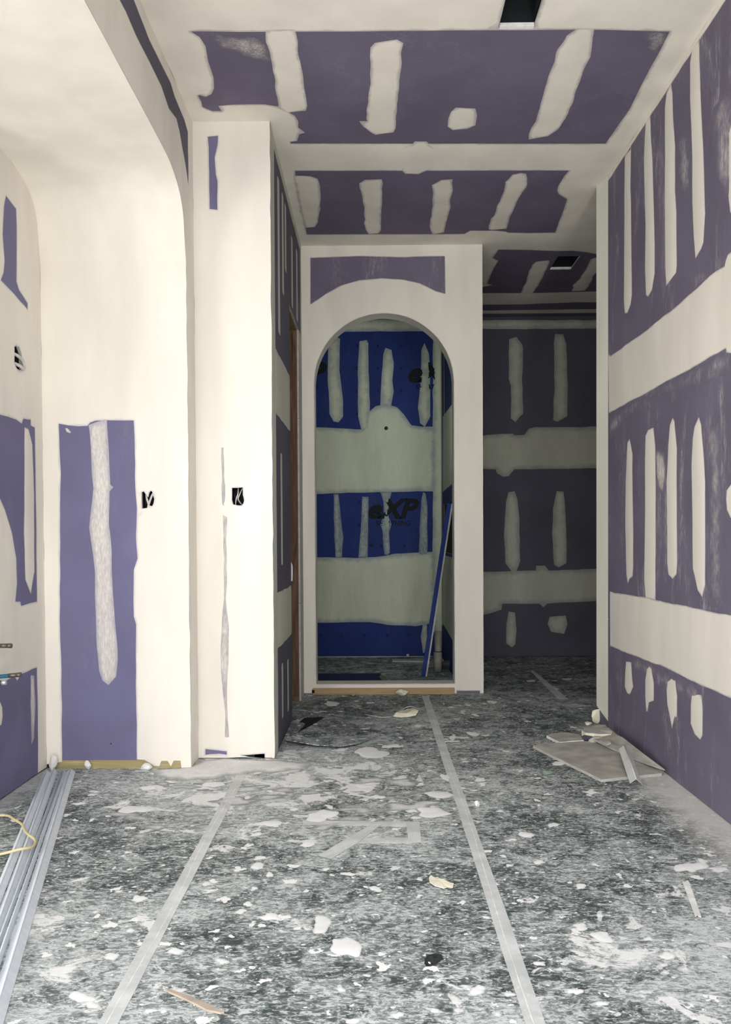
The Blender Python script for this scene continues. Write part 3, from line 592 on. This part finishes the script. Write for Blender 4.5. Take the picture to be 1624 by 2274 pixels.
wall_cor = wall('wall_front_corridor', BACK, rect(XA, 0, 3.3, H), [], M_boardd, [], bottom=0.004)
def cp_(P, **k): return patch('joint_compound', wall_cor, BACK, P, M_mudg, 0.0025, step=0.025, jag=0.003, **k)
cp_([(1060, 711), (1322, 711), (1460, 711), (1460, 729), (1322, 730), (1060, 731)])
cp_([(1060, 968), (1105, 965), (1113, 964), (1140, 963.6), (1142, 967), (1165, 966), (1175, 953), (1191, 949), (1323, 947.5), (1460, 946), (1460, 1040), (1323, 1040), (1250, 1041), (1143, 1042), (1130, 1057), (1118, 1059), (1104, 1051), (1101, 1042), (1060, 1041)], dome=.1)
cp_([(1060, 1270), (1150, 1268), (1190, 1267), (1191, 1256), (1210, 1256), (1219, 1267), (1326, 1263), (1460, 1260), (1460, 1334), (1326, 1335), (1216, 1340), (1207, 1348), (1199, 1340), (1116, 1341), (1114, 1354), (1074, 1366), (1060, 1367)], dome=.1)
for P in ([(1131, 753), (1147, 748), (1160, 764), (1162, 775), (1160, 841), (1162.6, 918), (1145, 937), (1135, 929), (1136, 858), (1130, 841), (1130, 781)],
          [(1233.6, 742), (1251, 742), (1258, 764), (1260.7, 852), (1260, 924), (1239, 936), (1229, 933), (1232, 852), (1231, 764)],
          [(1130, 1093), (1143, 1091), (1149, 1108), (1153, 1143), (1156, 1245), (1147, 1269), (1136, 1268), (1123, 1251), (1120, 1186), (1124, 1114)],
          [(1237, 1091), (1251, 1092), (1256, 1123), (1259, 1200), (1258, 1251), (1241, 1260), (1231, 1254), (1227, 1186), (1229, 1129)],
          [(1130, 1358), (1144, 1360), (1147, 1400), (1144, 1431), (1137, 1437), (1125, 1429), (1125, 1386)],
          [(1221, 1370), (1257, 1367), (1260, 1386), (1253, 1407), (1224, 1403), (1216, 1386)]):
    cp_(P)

# ---- enclosure the photograph does not show: closes the building
def st(name, lo, hi, m=M_core): o = box(name, lo, hi, m); o['kind'] = 'structure'; return o
st('wall_room_left', (-1.8, 4.6, 0), (-1.7, 8.4, H), M_boardd)
st('wall_closet', (-1.7, 6.0, 0), (XC-.12, 6.1, H), M_boardd)
st('wall_corridor_right', (3.3, 5.0, 0), (3.4, 8.4, H), M_boardd)
st('wall_far_left', (-4.4, -2.8, 0), (-4.3, 3.6, H), M_mudp)
st('wall_side_left', (-4.4, 3.42, 0), (XL-.12, 3.52, H), M_mudp)
st('wall_behind', (-0.3, -2.8, 0), (3.4, -2.7, H), M_mudp)
st('wall_behind_left', (-4.4, -2.8, 0), (-3.5, -2.7, H), M_mudp)
st('wall_behind_header', (-3.5, -2.8, 2.75), (-0.3, -2.7, H), M_mudp)

# ================================================================ FLOOR: spatter stuck to the protection board
def blob(cx, cy, w_, h_, lob=0.42):
    n = 30; ph = rng.uniform(0, 6.28, 6); am = rng.uniform(.2, 1, 6)*lob; P = []
    tl = rng.uniform(-.18, .18)
    for i in range(n):
        t = 2*math.pi*i/n; r = 1+sum(am[k]*math.sin((k+2)*t+ph[k])/(k+1.6) for k in range(6))
        x, y = r*math.cos(t)*w_/2, r*math.sin(t)*h_/2; P.append((cx+x, cy+y+x*tl*h_/w_*2))
    return P
M_splat = compound('compound_spatter', (0.35, 0.37, 0.37), 0.006, 0.12, (0.88, 0.88, 0.87), 0.6)
M_splat2 = compound('trodden_compound', (0.12, 0.14, 0.14), 0.03, 0.36, (0.82, 0.81, 0.81), 0.3)
SPL = [(714,1812,70,24),(732,1792,18,9),(596,1829,70,11),(570,1853,28,7),(684,1875,35,12),(572,1924,30,14),(599,1943,18,10),(775,1941,26,9),(825,1672,78,22),(869,1657,40,9),(827,1696,17,8),(806,1746,37,11),(965,1803,70,22),(915,1801,24,8),(923,1816,18,7),(976,1765,66,14),(422,1716,30,11),(474,1742,44,13),(840,1770,30,9),
(460,1963,22,9),(309,1996,33,15),(330,1979,18,5),(290,2067,17,11),(248,2124,37,15),(551,2008,24,8),(536,2024,26,10),(599,2037,52,15),(715,2054,44,34),(769,2104,66,44),(494,2135,28,14),(399,2200,28,11),(390,2113,40,14),(479,2086,13,10),(658,2200,18,8),(756,2195,18,15),(693,2214,11,8),(482,2173,8,5),(361,2160,11,7),(447,2145,11,7),(362,2244,18,11),(207,2233,30,22),(564,1974,15,10),(85,2035,30,14),(180,2215,50,26),
(1060,2199,37,20),(1132,2208,20,13),(964,2244,37,10),(883,2255,27,15),(1130,2112,10,10),(785,2268,34,12),(1103,2252,24,10),(932,1952,14,7),(1035,2191,24,7),(1199,2140,27,10),(834,1974,27,12),(829,2270,20,8),(950,2039,8,5),(981,2040,5,4),
(1169,1854,39,11),(1534,1926,61,24),(1561,1913,19,12),(1598,1931,42,11),(1290,1968,27,11),(1332,2034,17,18),(1290,2059,35,16),(1337,2081,52,21),(1356,2102,18,12),(1440,2085,19,10),(1481,2123,39,16),(1469,2145,24,12),(1478,2160,19,8),(1276,2202,32,14),(1337,2229,35,10),(1371,2253,15,8),(1132,1922,16,7),(1601,1872,7,6),(1197,1915,26,9),(1385,2201,15,8),
(737,1563,37,9),(757,1665,22,8),(708,1650,20,6),(1051,1630,28,9),(1006,1638,15,12),(1002,1646,37,4),(929,1612,18,6),(1093,1559,20,7),(1056,1588,18,5),(1066,1732,28,8),(991,1727,25,14),(645,1637,15,6),(792,1557,9,3),(1314,1759,43,12),(1240,1696,31,8),(1072,1742,16,8),(1229,1832,25,9),(1260,1508,26,4),(1180,1512,20,5),(1235,1530,16,4),(300,1798,75,16),(330,1750,45,8),(175,1785,30,6),(210,1758,25,5),(205,1765,22,5),(32,1822,20,7)]
for (x, y, a, b2) in SPL:
    if x == 965: P = [(928,1790),(950,1793),(975,1794),(985,1800),(1005,1808),(985,1812),(965,1816),(945,1816),(930,1812),(935,1803),(925,1798)]
    elif x == 1314: P = [(1291,1758),(1305,1757),(1312,1752),(1322,1753),(1318,1757),(1340,1762),(1322,1762),(1312,1767),(1306,1762)]
    else: P = blob(x, y, a, b2)
    patch('compound_splat', floor, FLOOR, P, M_splat, 0.0022, jag=0.0022, step=0.008, dome=0.02, grid=0.02)
for P, l in (([(424,1702),(445,1690),(500,1684),(560,1688),(613,1688),(660,1690),(700,1697),(680,1708),(640,1712),(600,1720),(575,1714),(545,1722),(500,1724),(460,1730),(400,1734),(350,1722),(325,1710),(390,1707)], 0.006),
             ([(430,1690),(440,1684),(450,1690),(448,1702),(436,1704)], 0.012)):
    patch('trodden_compound', floor, FLOOR, P, M_splat3, l, jag=0.010, step=0.014, dome=0.05, grid=0.03, kind='stuff')
for i in range(46):
    y = rng.uniform(3.15, 4.15); x = -1.05+1.25*rng.random(); wd = 0.05+0.16*rng.random()**2
    P = [(x+q[0], y+q[1]*0.8) for q in blob(0, 0, wd, wd*rng.uniform(.4, .9), 0.6)]
    patch('trodden_compound', floor, FLOOR, P, M_splat2, 0.0012, px=False, jag=0.003, step=0.01, dome=0.03, grid=0.02, base=0.0002)
# the uncountable fine droplets, in one part
V, Fc = [], []
for i in range(2600):
    y = 0.9+4.9*rng.random()**1.1; x = rng.uniform(-1.5, 1.28) if y < 4.0 else rng.uniform(-0.45, 1.28)
    r = 0.0022+0.0075*rng.random()**4; n = 7; t0 = rng.uniform(0, 6.28); e = rng.uniform(.35, 1); s0 = len(V)
    if x < -1.25 and y > 2.6: continue
    V.append((x, y, 0.0012))
    for k in range(n):
        t = 2*math.pi*k/n; q = r*rng.uniform(.7, 1.25); a, b2 = q*math.cos(t), q*e*math.sin(t)
        V.append((x+a*math.cos(t0)-b2*math.sin(t0), y+a*math.sin(t0)+b2*math.cos(t0), 0.0002))
    Fc += [(s0, s0+1+k, s0+1+(k+1) % n) for k in range(n)]
o = mesh('compound_droplets', V, Fc, plain('dried_droplets', (0.88, 0.88, 0.87)), floor); o['kind'] = 'stuff'
patch('dark_spill', floor, FLOOR, [(944, 2140), (947, 2130), (955, 2122), (968, 2118), (980, 2121), (984, 2130), (975, 2133), (966, 2141), (955, 2145), (948, 2146)], M_stain, 0.0004, jag=0.006, step=0.01)

# ================================================================ THINGS
def flat(name, P, m, h0, h1, label, cat, group=None, pl=FLOOR, base=0.0):
    U_ = [Plane('z', base+h1, 1).uv(p) for p in P] if pl is FLOOR else [pl.uv(p) for p in P]
    c = np.mean(U_, 0); o = slab(name, None, FLOOR, [U_], m, base+h0, base+h1)
    org = Vector((c[0], c[1], base+h0))
    for v in o.data.vertices: v.co -= org
    o.location = org; return tag(o, label, cat, group)
def tape_line(p0, p1, wd, label, ext=0.0, h=0.001):
    a = ray(*p0, 'z', 0); b = ray(*p1, 'z', 0); d = (b-a).normalized(); b = b+d*ext; nn = Vector((-d.y, d.x, 0))*wd/2
    n = 24; L = [a+(b-a)*i/n+nn*(1+rng.uniform(-.05, .05)) for i in range(n+1)]; Rr = [a+(b-a)*i/n-nn*(1+rng.uniform(-.05, .05)) for i in range(n+1)]
    P = [(q.x, q.y) for q in L]+[(q.x, q.y) for q in reversed(Rr)]
    o = slab('floor_tape', None, FLOOR, [P], M_tape, 0.0002, h)
    org = (a+b)/2
    for v in o.data.vertices: v.co -= org
    o.location = org; tag(o, label, 'tape')
    V = []; n = 60
    for i in range(n+1):
        q = a+(b-a)*i/n+nn*0.25*math.sin(i*.23)+nn*rng.uniform(-.05, .05); ww = nn*rng.uniform(.02, .07)
        V += [(q+ww-org+Vector((0, 0, h+.0002))), (q-ww-org+Vector((0, 0, h+.0002)))]
    c = mesh('seam_crease', V, [(2*i, 2*i+1, 2*i+3, 2*i+2) for i in range(8, n)], M_white); c.parent = o
    return o
tape_line((547, 1700), (240, 2274), 0.045, 'long dusty tape strip running from the column foot to the bottom left', 0.7)
tape_line((945, 1546), (1190, 2274), 0.046, 'long dusty tape strip running from the arched doorway to the bottom right', 0.7)
flat('floor_tape', [(817,1835),(847,1831),(822,1850),(799,1868),(736,1907),(708,1899),(766,1864)], M_tape, 0.0013, 0.0022, 'short slanting piece of tape crossing the small tape rectangle mid floor', 'tape')
flat('floor_tape', [(673,1822),(750,1823),(825,1824),(932,1825),(932,1835),(836,1834),(750,1832),(673,1831)], M_tape, 0.0002, 0.0008, 'long thin crosswise tape forming the far side of the small tape rectangle', 'tape')
flat('floor_tape', [(902,1826),(932,1826),(936,1870),(908,1870)], M_tape, 0.0009, 0.0014, 'stubby wide tape piece at the right end of the small tape rectangle', 'tape')
flat('floor_tape', [(810,1860),(860,1860),(913,1860),(913,1872),(860,1872),(799,1872)], M_tape, 0.0002, 0.0008, 'crosswise tape forming the near side of the small tape rectangle', 'tape')
flat('floor_tape', [(1178,1490),(1187,1490),(1262,1552),(1240,1552)], M_tape, 0.0002, 0.0008, 'faint tape strip on the dark corridor floor', 'tape')

# scraps by the right wall
def sheet3(name, P, Z, m, th, label=None, cat=None, parent=None, em=None, sub=None):
    T = [ray(p[0], p[1], 'z', z) for p, z in zip(P, Z)]; c = sum(T, Vector())/len(T); c.z = min(t.z for t in T)-th
    n = len(T); V = [t-c for t in T]+[t-c-Vector((0, 0, th)) for t in T]
    cc = len(V); ctr = sum(T, Vector())/n; V += [ctr-c, ctr-c-Vector((0, 0, th))]
    Fc = [(i, (i+1) % n, cc) for i in range(n)]+[((i+1) % n+n, i+n, cc+1) for i in range(n)]+[(i, i+n, (i+1) % n+n, (i+1) % n) for i in range(n)]
    o = recalc(mesh(name, [tuple(v) for v in V], Fc, m)); o.location = c
    if em:
        o.data.materials.append(em)
        for p in o.data.polygons:
            if len(p.vertices) == 4: p.material_index = 1
    if label: tag(o, label, cat)
    return o
A = sheet3('drywall_scrap', [(1184,1656),(1200,1652),(1240,1649),(1305,1645),(1316,1645),(1345,1656),(1380,1674),(1420,1690),(1475,1713),(1470,1717),(1400,1724),(1336,1731),(1290,1708),(1240,1684)], [0.013]*14, M_paper, 0.0127, 'largest flat grey drywall scrap lying on the floor by the right wall', 'drywall scrap', em=M_core)
sheet3('drywall_scrap', [(1318,1641),(1345,1634),(1365,1630),(1383,1637),(1430,1674),(1477,1709),(1420,1690),(1382,1672),(1350,1658)], [.03,.035,.05,.055,.05,.035,.022,.02,.022], M_paper, 0.005, 'crumpled grey drywall sheet tucked between the largest scrap and the right wall', 'drywall scrap', em=M_core)
sheet3('drywall_scrap', [(1214,1633),(1226,1628),(1258,1626),(1285,1631),(1299,1639),(1297,1644),(1262,1646),(1244,1648)], [.016]*8, M_paper, 0.014, 'small whitish drywall piece left of the debris heap, touching the largest scrap', 'drywall scrap', em=M_white)
sheet3('drywall_scrap', [(1292,1621),(1300,1617),(1330,1610),(1344,1609),(1350,1616),(1361,1624),(1358,1630),(1330,1630),(1300,1627)], [.05,.055,.06,.06,.06,.055,.045,.045,.045], M_paper, 0.03, 'thick broken drywall chunk on top of the debris heap at the wall end', 'drywall scrap', em=M_cream)
sheet3('drywall_scrap', [(1333,1644),(1350,1636),(1357,1649),(1348,1653)], [.055,.06,.058,.05], M_paper, 0.006, 'small triangular grey drywall fragment below the chunk of the debris heap', 'drywall scrap')
sheet3('drywall_scrap', [(1292,1635),(1305,1629),(1318,1629),(1316,1637),(1302,1642)], [.03,.035,.035,.028,.026], M_boardd, 0.006, 'small dark purple drywall fragment beside the whitish piece', 'drywall scrap')
def crumple(name, px, py, rx, ry, rz, m, label, cat, seed, pl_z=0.0, parent=None):
    bm = bmesh.new(); bmesh.ops.create_icosphere(bm, subdivisions=3, radius=1); r = random.Random(seed)
    d = [(Vector([r.gauss(0, 1) for _ in range(3)]).normalized(), r.uniform(.5, .9)) for _ in range(14)]
    for v in bm.verts:
        q = v.co.normalized()
        for nn, h in d:
            k = q.dot(nn)
            if k > h: q = q*(h/k*0.98)
        q = Vector((q.x*rx, q.y*ry, q.z*rz)); v.co = q
    mz = min(v.co.z for v in bm.verts)
    for v in bm.verts: v.co.z -= mz
    me = bpy.data.meshes.new(name); bm.to_mesh(me); bm.free(); me.materials.append(m)
    o = bpy.data.objects.new(name, me); COL.objects.link(o); o.location = ray(px, py, 'z', pl_z)+Vector((0, 0, .0005)); o.rotation_euler.z = r.uniform(-.4, .4)
    return tag(o, label, cat)
crumple('plaster_lump', 1325, 1607, 0.042, 0.03, 0.045, M_cream, 'crumpled cream scrap at the foot of the tapered wall end', 'debris', 3)
crumple('plaster_lump', 1308, 1612, 0.03, 0.02, 0.014, M_cream, 'low cream crumb left of the crumpled scrap at the wall end', 'debris', 5)
crumple('plaster_lump', 1324, 1652, 0.05, 0.03, 0.028, M_paper, 'small grey rubble lump in the middle of the debris heap', 'debris', 9)
crumple('plaster_lump', 118, 1712, 0.028, 0.02, 0.05, M_white, 'white plaster lump on the far ends of the corner beads', 'debris', 11)
crumple('plaster_lump', 195, 1710, 0.022, 0.014, 0.024, M_white, 'small white plaster lump against the yellow plate left of the column', 'debris', 12)
crumple('plaster_lump', 325, 1711, 0.04, 0.025, 0.02, M_white, 'white plaster lump at the right part of the yellow plate', 'debris', 13)
crumple('plaster_lump', 893, 1545, 0.05, 0.03, 0.03, M_cream, 'cream plaster crumb in front of the arched doorway sill', 'debris', 14)
crumple('plaster_lump', 1061, 1792, 0.014, 0.012, 0.016, M_white, 'small white lump just right of the long centre tape', 'debris', 15)
crumple('plastic_scrap', 1214, 1722, 0.03, 0.012, 0.012, M_green, 'small grey oval scrap on the floor left of the largest drywall scrap', 'scrap', 16)

# inverted V corner beads
def bead(name, a, b, wd, hg, m, label, cat, group=None, roll=0.0, holes=0):
    a = Vector(a); b = Vector(b); d = (b-a).normalized(); s_ = d.cross(Vector((0, 0, 1))).normalized(); up = s_.cross(d)
    c, s0 = math.cos(roll), math.sin(roll); s1 = s_*c+up*s0; u1 = up*c-s_*s0
    pr = [(-wd, 0), (0, hg), (wd, 0), (wd-.0015, -.0004), (0, hg-.0022), (-wd+.0015, -.0004)]
    V = [p+s1*x+u1*y for p in (a, b) for x, y in pr]; c0 = (a+b)/2
    t = empty(name, c0); tag(t, label, cat, group)
    L = [V[i] for i in (0, 1, 4, 5, 6, 7, 10, 11)]; Rr = [V[i] for i in (1, 2, 3, 4, 7, 8, 9, 10)]
    for q in (L, Rr):
        recalc(mesh('flange', q, [(0, 1, 2, 3), (7, 6, 5, 4), (0, 4, 5, 1), (1, 5, 6, 2), (2, 6, 7, 3), (3, 7, 4, 0)], m, t))
    tube('nose', [a+u1*hg, b+u1*hg], 0.0022, m, t, 8)
    return t
a = ray(1387, 1664, 'z', 0.055); b = ray(1413, 1741, 'z', 0.014)
bead('corner_bead', (a.x, a.y, 0.055), (b.x, b.y, 0.0155), 0.026, 0.022, M_vinylg, 'short grey corner bead offcut lying across the largest drywall scrap', 'corner bead')
BP = [((157, 1711), (49, 2061), 'rightmost and widest pale corner bead of the bundle at the left wall', .021, .018), ((144, 1711), (22, 2061), 'thin pale corner bead nested just left of the rightmost bead', .006, .018), ((137, 1711), (8, 2061), 'middle pale corner bead beside the dark gap of the bundle', .005, .014),
      ((120, 1711), (5, 2031), 'second pale corner bead from the left wall, right of the leftmost', .016, .020), ((104, 1714), (-7, 1990), 'leftmost pale corner bead of the bundle, nearest the left wall', .0155, .016)]
for p0, p1, lab, wd, hg in BP:
    a = ray(*p0, 'z', 0.01); b = ray(*p1, 'z', 0.01); a.z = b.z = 0.002; d = (b-a).normalized(); a = a+Vector((0, 0, 0)); b = a+d*3.0
    if a.y > Y1-.03: a = a+d*((a.y-(Y1-.03))/-d.y)
    bead('corner_bead', a, b, wd, hg, M_vinyl, lab, 'corner bead')
cb = []
for (x, y, z) in ((-60, 1820, .01), (-20, 1813, .012), (15, 1811, .02), (32, 1820, .034), (50, 1832, .038), (57, 1848, .036), (78, 1866, .034), (72, 1880, .034), (40, 1887, .034), (0, 1897, .02), (-60, 1905, .01)):
    cb.append(ray(x, y, 'z', z))
c0 = cb[5].copy(); c0.z = 0
V, Fc = tube_geo(spline(cb, 6), 0.0048, 8); o = recalc(mesh('electric_cable', V, Fc, M_cable, None, True, c0)); tag(o, 'yellowish cable looping over the pale corner beads at the left edge', 'cable')

# small strip with slots, right foreground
P = [(1516,1957),(1522,1958),(1527,1954),(1531,1958),(1558,2035),(1553,2034),(1549,2031),(1545,2036)]
o = flat('metal_strip', P, M_white, 0.002, 0.005, 'short pale perforated strip with notched ends, right foreground', 'strip')
for q in ((1526, 1970), (1540, 2003)):
    pr = ray(*q, 'z', 0.0042); h = mesh('slot', [(pr.x+x-o.location.x, pr.y+y-o.location.y, .0044-o.location.z) for x, y in ((-.006, -.006), (.006, -.004), (.006, .007), (-.006, .005))], [(0, 1, 2, 3)], M_dark); h.parent = o
sheet3('wood_scrap', [(953,1948),(957,1943),(968,1949),(985,1952),(1000,1960),(1008,1961),(1006,1970),(994,1969),(986,1972),(966,1966),(954,1958)], [.012,.014,.010,.012,.008,.006,.004,.004,.005,.006,.010], M_cream, 0.0025, 'curled cream scrap on the floor left of the long centre tape', 'scrap')
flat('wood_scrap', [(366,2193),(380,2197),(430,2214),(455,2224),(470,2234),(498,2246),(490,2248),(460,2242),(430,2226),(400,2212),(374,2201)], M_brown, 0.001, 0.006, 'thin tan wood sliver in the lower left foreground', 'scrap')

# torn protection board in front of the side doorway
flat('tear_gap_dark', [(645,1634),(652,1624),(668,1601),(676,1594),(722,1592),(708,1602),(700,1612),(676,1628)], M_dark, 0.0003, 0.0009, None, None).parent = floor  # flat dark patch, paints the shaded hole under the tear
fl = sheet3('floor_board_flap', [(630,1642),(652,1632),(690,1612),(720,1594),(760,1598),(812,1616),(868,1629),(845,1632),(822,1641),(798,1650),(755,1657),(700,1654)], [.028,.034,.022,.010,.008,.006,.004,.004,.006,.012,.018,.022], M_floor, 0.003, 'torn lifted flap of dark floor board beside the column side wall', 'floor board')
flat('floor_board_strip', [(625,1660),(640,1640),(655,1610),(662,1603),(677,1606),(660,1628),(648,1634),(640,1645),(628,1668)], M_floor, 0.001, 0.010, 'narrow bent strip of dark floor board along the side wall', 'floor board')
sheet3('paper_scrap', [(874,1590),(880,1582),(896,1578),(905,1574),(920,1573),(930,1577),(924,1587),(908,1591),(890,1592)], [.01,.03,.05,.07,.06,.04,.02,.01,.006], M_cream, 0.004, 'torn cream paper scrap on the floor before the arched doorway', 'scrap')
sheet3('paper_scrap', [(898,1572),(900,1557),(906,1562),(914,1572),(908,1577)], [.05,.09,.08,.05,.045], M_slate, 0.004, 'dark pointed scrap standing behind the torn cream paper', 'scrap')
for lab, pts in (('thin pale wire lying left of the torn cream paper', ((811, 1587, .004), (830, 1590, .012), (850, 1593, .006), (872, 1591, .004))), ('loose pale fibre arching over the torn cream paper', ((884, 1582, .03), (905, 1570, .09), (925, 1572, .07), (938, 1583, .003)))):
    Q = spline([ray(x, y, 'z', z) for x, y, z in pts], 6); c0 = Q[0].copy(); c0.z = 0
    V, Fc = tube_geo(Q, 0.0022, 6); tag(recalc(mesh('wire_scrap', V, Fc, M_wirew, None, True, c0)), lab, 'wire')
flat('wood_scrap', [(980,1588),(984,1591),(1004,1576),(1001,1573)], M_paper, 0.001, 0.006, 'short grey stick on the floor right of the long centre tape near the arch', 'scrap')

# electrical boxes
def ebox(pl, hole, label, wires, depth=0.06, em=M_dark):
    us = [p[0] for p in hole]; vs = [p[1] for p in hole]; a, b, c, d = min(us)-.004, min(vs)-.004, max(us)+.004, max(vs)+.004
    t = empty('electrical_box', pl.pos((a+c)/2, b, -BT)); tag(t, label, 'electrical box')
    q = [pl.pos(x, y, -BT-.0006) for x, y in rect(a, b, c, d)]+[pl.pos(x, y, -BT-depth) for x, y in rect(a, b, c, d)]
    mesh('box_shell', q, [(0, 1, 5, 4), (1, 2, 6, 5), (2, 3, 7, 6), (3, 0, 4, 7), (4, 5, 6, 7)], em, t)
    for m_, r, pts in wires:
        tube('wire', spline([pl.pos(a+(c-a)*x, b+(d-b)*y, h) for x, y, h in pts], 6), r, m_, t, 8, 1.0)
    return t
ebox(FL, O1, 'electrical box with folded white cables right of the violet panel', [(M_wirew, .005, ((.2, .95, -.05), (.35, .6, -.012), (.5, .25, -.006), (.4, .05, -.03))), (M_wirew, .005, ((.9, 1.0, -.05), (.78, .75, -.008), (.6, .4, -.004), (.45, .12, -.01))), (M_black, .004, ((.15, .1, -.03), (.3, .5, -.014), (.25, .9, -.04)))])
ebox(COLF, O2, 'electrical box with black and white wires in the column wall', [(M_wirew, .0028, ((.42, 1.0, -.05), (.48, .65, -.014), (.35, .35, -.012), (.25, .05, -.03))), (M_wirew, .0025, ((.8, 1.0, -.04), (.6, .6, -.015), (.5, .35, -.012), (.7, .1, -.03))), (M_black, .004, ((.2, .95, -.04), (.25, .5, -.016), (.6, .1, -.03)))])
hu = [p[0] for p in hole_l]; hv = [p[1] for p in hole_l]
ebox(LEFT, hole_l, 'oval wall hole with a looped white cable in the left wall', [(M_wirew, .0075, ((.0, .64, -.05), (.25, .62, -.008), (.75, .48, .006), (.95, .25, .008), (.80, .12, .010), (.45, .20, .006), (.05, .42, -.05)))])
# pipe stub in the blue wall
q = ray(858, 951, 'y', Y5); t = empty('pipe_stub', q); tag(t, 'small brass pipe stub poking from the blue back wall', 'pipe')
tube('pipe', [q, q+Vector((0.003, -0.05, -0.006))], 0.010, M_brass, t, 12); tube('wall_hole', [q+Vector((0, .002, 0)), q+Vector((0, -.0035, 0))], 0.017, M_dark, t, 14)
# plumbing stubs on the left wall
def stub(px, py, dist, r, mats, label, dz=0.0):
    e = ray(px, py, 'y', dist); x0 = XL
    t = empty('water_pipe', (x0, dist, e.z-dz)); tag(t, label, 'pipe')
    body, capm = mats; L = e.x-x0; P0 = Vector((x0, dist, e.z-dz)); P1 = Vector((e.x, dist, e.z))
    tube('pipe', [P0, P0.lerp(P1, 1-0.045/L)], r, body, t, 14)
    tube('coupling', [P0.lerp(P1, 1-0.05/L), P0.lerp(P1, 1-0.018/L)], r*1.12, M_brass, t, 14)
    tube('cap', [P0.lerp(P1, 1-0.018/L), P1], r*1.18, capm, t, 14)
stub(26, 1434, 3.53, 0.0083, (M_copper, M_brass), 'upper copper water pipe stub from the left wall')
stub(47, 1498, 3.53, 0.0082, (M_pex, M_brass), 'blue water pipe stub from the left wall', 0.012)
stub(14, 1516, 3.50, 0.0085, (M_copper, M_metal), 'short copper pipe stub with a shiny cap under the blue pipe')
stub(5, 1516, 3.58, 0.0075, (M_copper, M_metal), 'second shiny capped copper stub just behind the short copper stub')

# back room
q = ray(973, 1491, 'z', 0); t = empty('waste_pipe', q); tag(t, 'upright beige waste pipe in the corner of the blue room', 'pipe')
tube('pipe', [q, q+Vector((0.002, 0, 0.33))], 0.029, M_pvc, t, 18); tube('coupling', [q+Vector((0, 0, .0)), q+Vector((0, 0, .165))], 0.034, M_pvc, t, 18); tube('joint_ring', [q+Vector((0, 0, .163)), q+Vector((0, 0, .168))], 0.0345, M_dark, t, 18)
b = ray(944, 1503, 'z', 0.002); tp = ray(1002, 1118, 'x', XB-.02); t = empty('sheathing_offcut', b); tag(t, 'long blue sheathing offcut leaning upright in the arched room', 'offcut')
def prism(name, a, b, x0, x1, th, m, par):
    V = [p+Vector((x, y, 0)) for p in (a, b) for x, y in ((x0, 0), (x1, 0), (x1, th), (x0, th))]
    return recalc(mesh(name, V, [(0, 1, 2, 3), (7, 6, 5, 4), (0, 4, 5, 1), (1, 5, 6, 2), (2, 6, 7, 3), (3, 7, 4, 0)], m, par))
prism('board_face', b, tp, -0.030, 0.004, 0.012, M_blue, t); prism('cut_edge', b, tp, 0.004, 0.016, 0.012, M_core, t)
flat('sheathing_offcut', [(707,1496),(845,1495),(850,1505),(848,1526),(707,1527)], plain('dusty_blue_board', (0.022, 0.045, 0.13), 0.8, 0, 0.25, 12), 0.001, 0.012, 'flat dusty blue board on the floor just inside the arched doorway', 'offcut')
flat('drywall_scrap', [(870,1463),(942,1464),(942,1468),(872,1467)], M_paper, 0.001, 0.014, 'thin light drywall strip on the floor against the blue wall', 'drywall scrap')
flat('green_scrap', [(842,1502),(848,1498),(858,1504),(860,1511),(850,1512)], M_green, 0.013, 0.017, 'small pale green chip at the edge of the dusty blue board', 'scrap')
crumple('plaster_lump', 993, 1487, 0.10, 0.06, 0.05, M_slate, 'grey rubble lump in the corner right of the beige waste pipe', 'debris', 21)
crumple('plaster_lump', 907, 1459, 0.02, 0.012, 0.024, M_cream, 'tiny pale lump at the foot of the blue wall', 'debris', 22)
crumple('plaster_lump', 765, 1458, 0.12, 0.04, 0.035, M_slate, 'low dark ridge of crumpled floor paper along the blue wall', 'debris', 23)
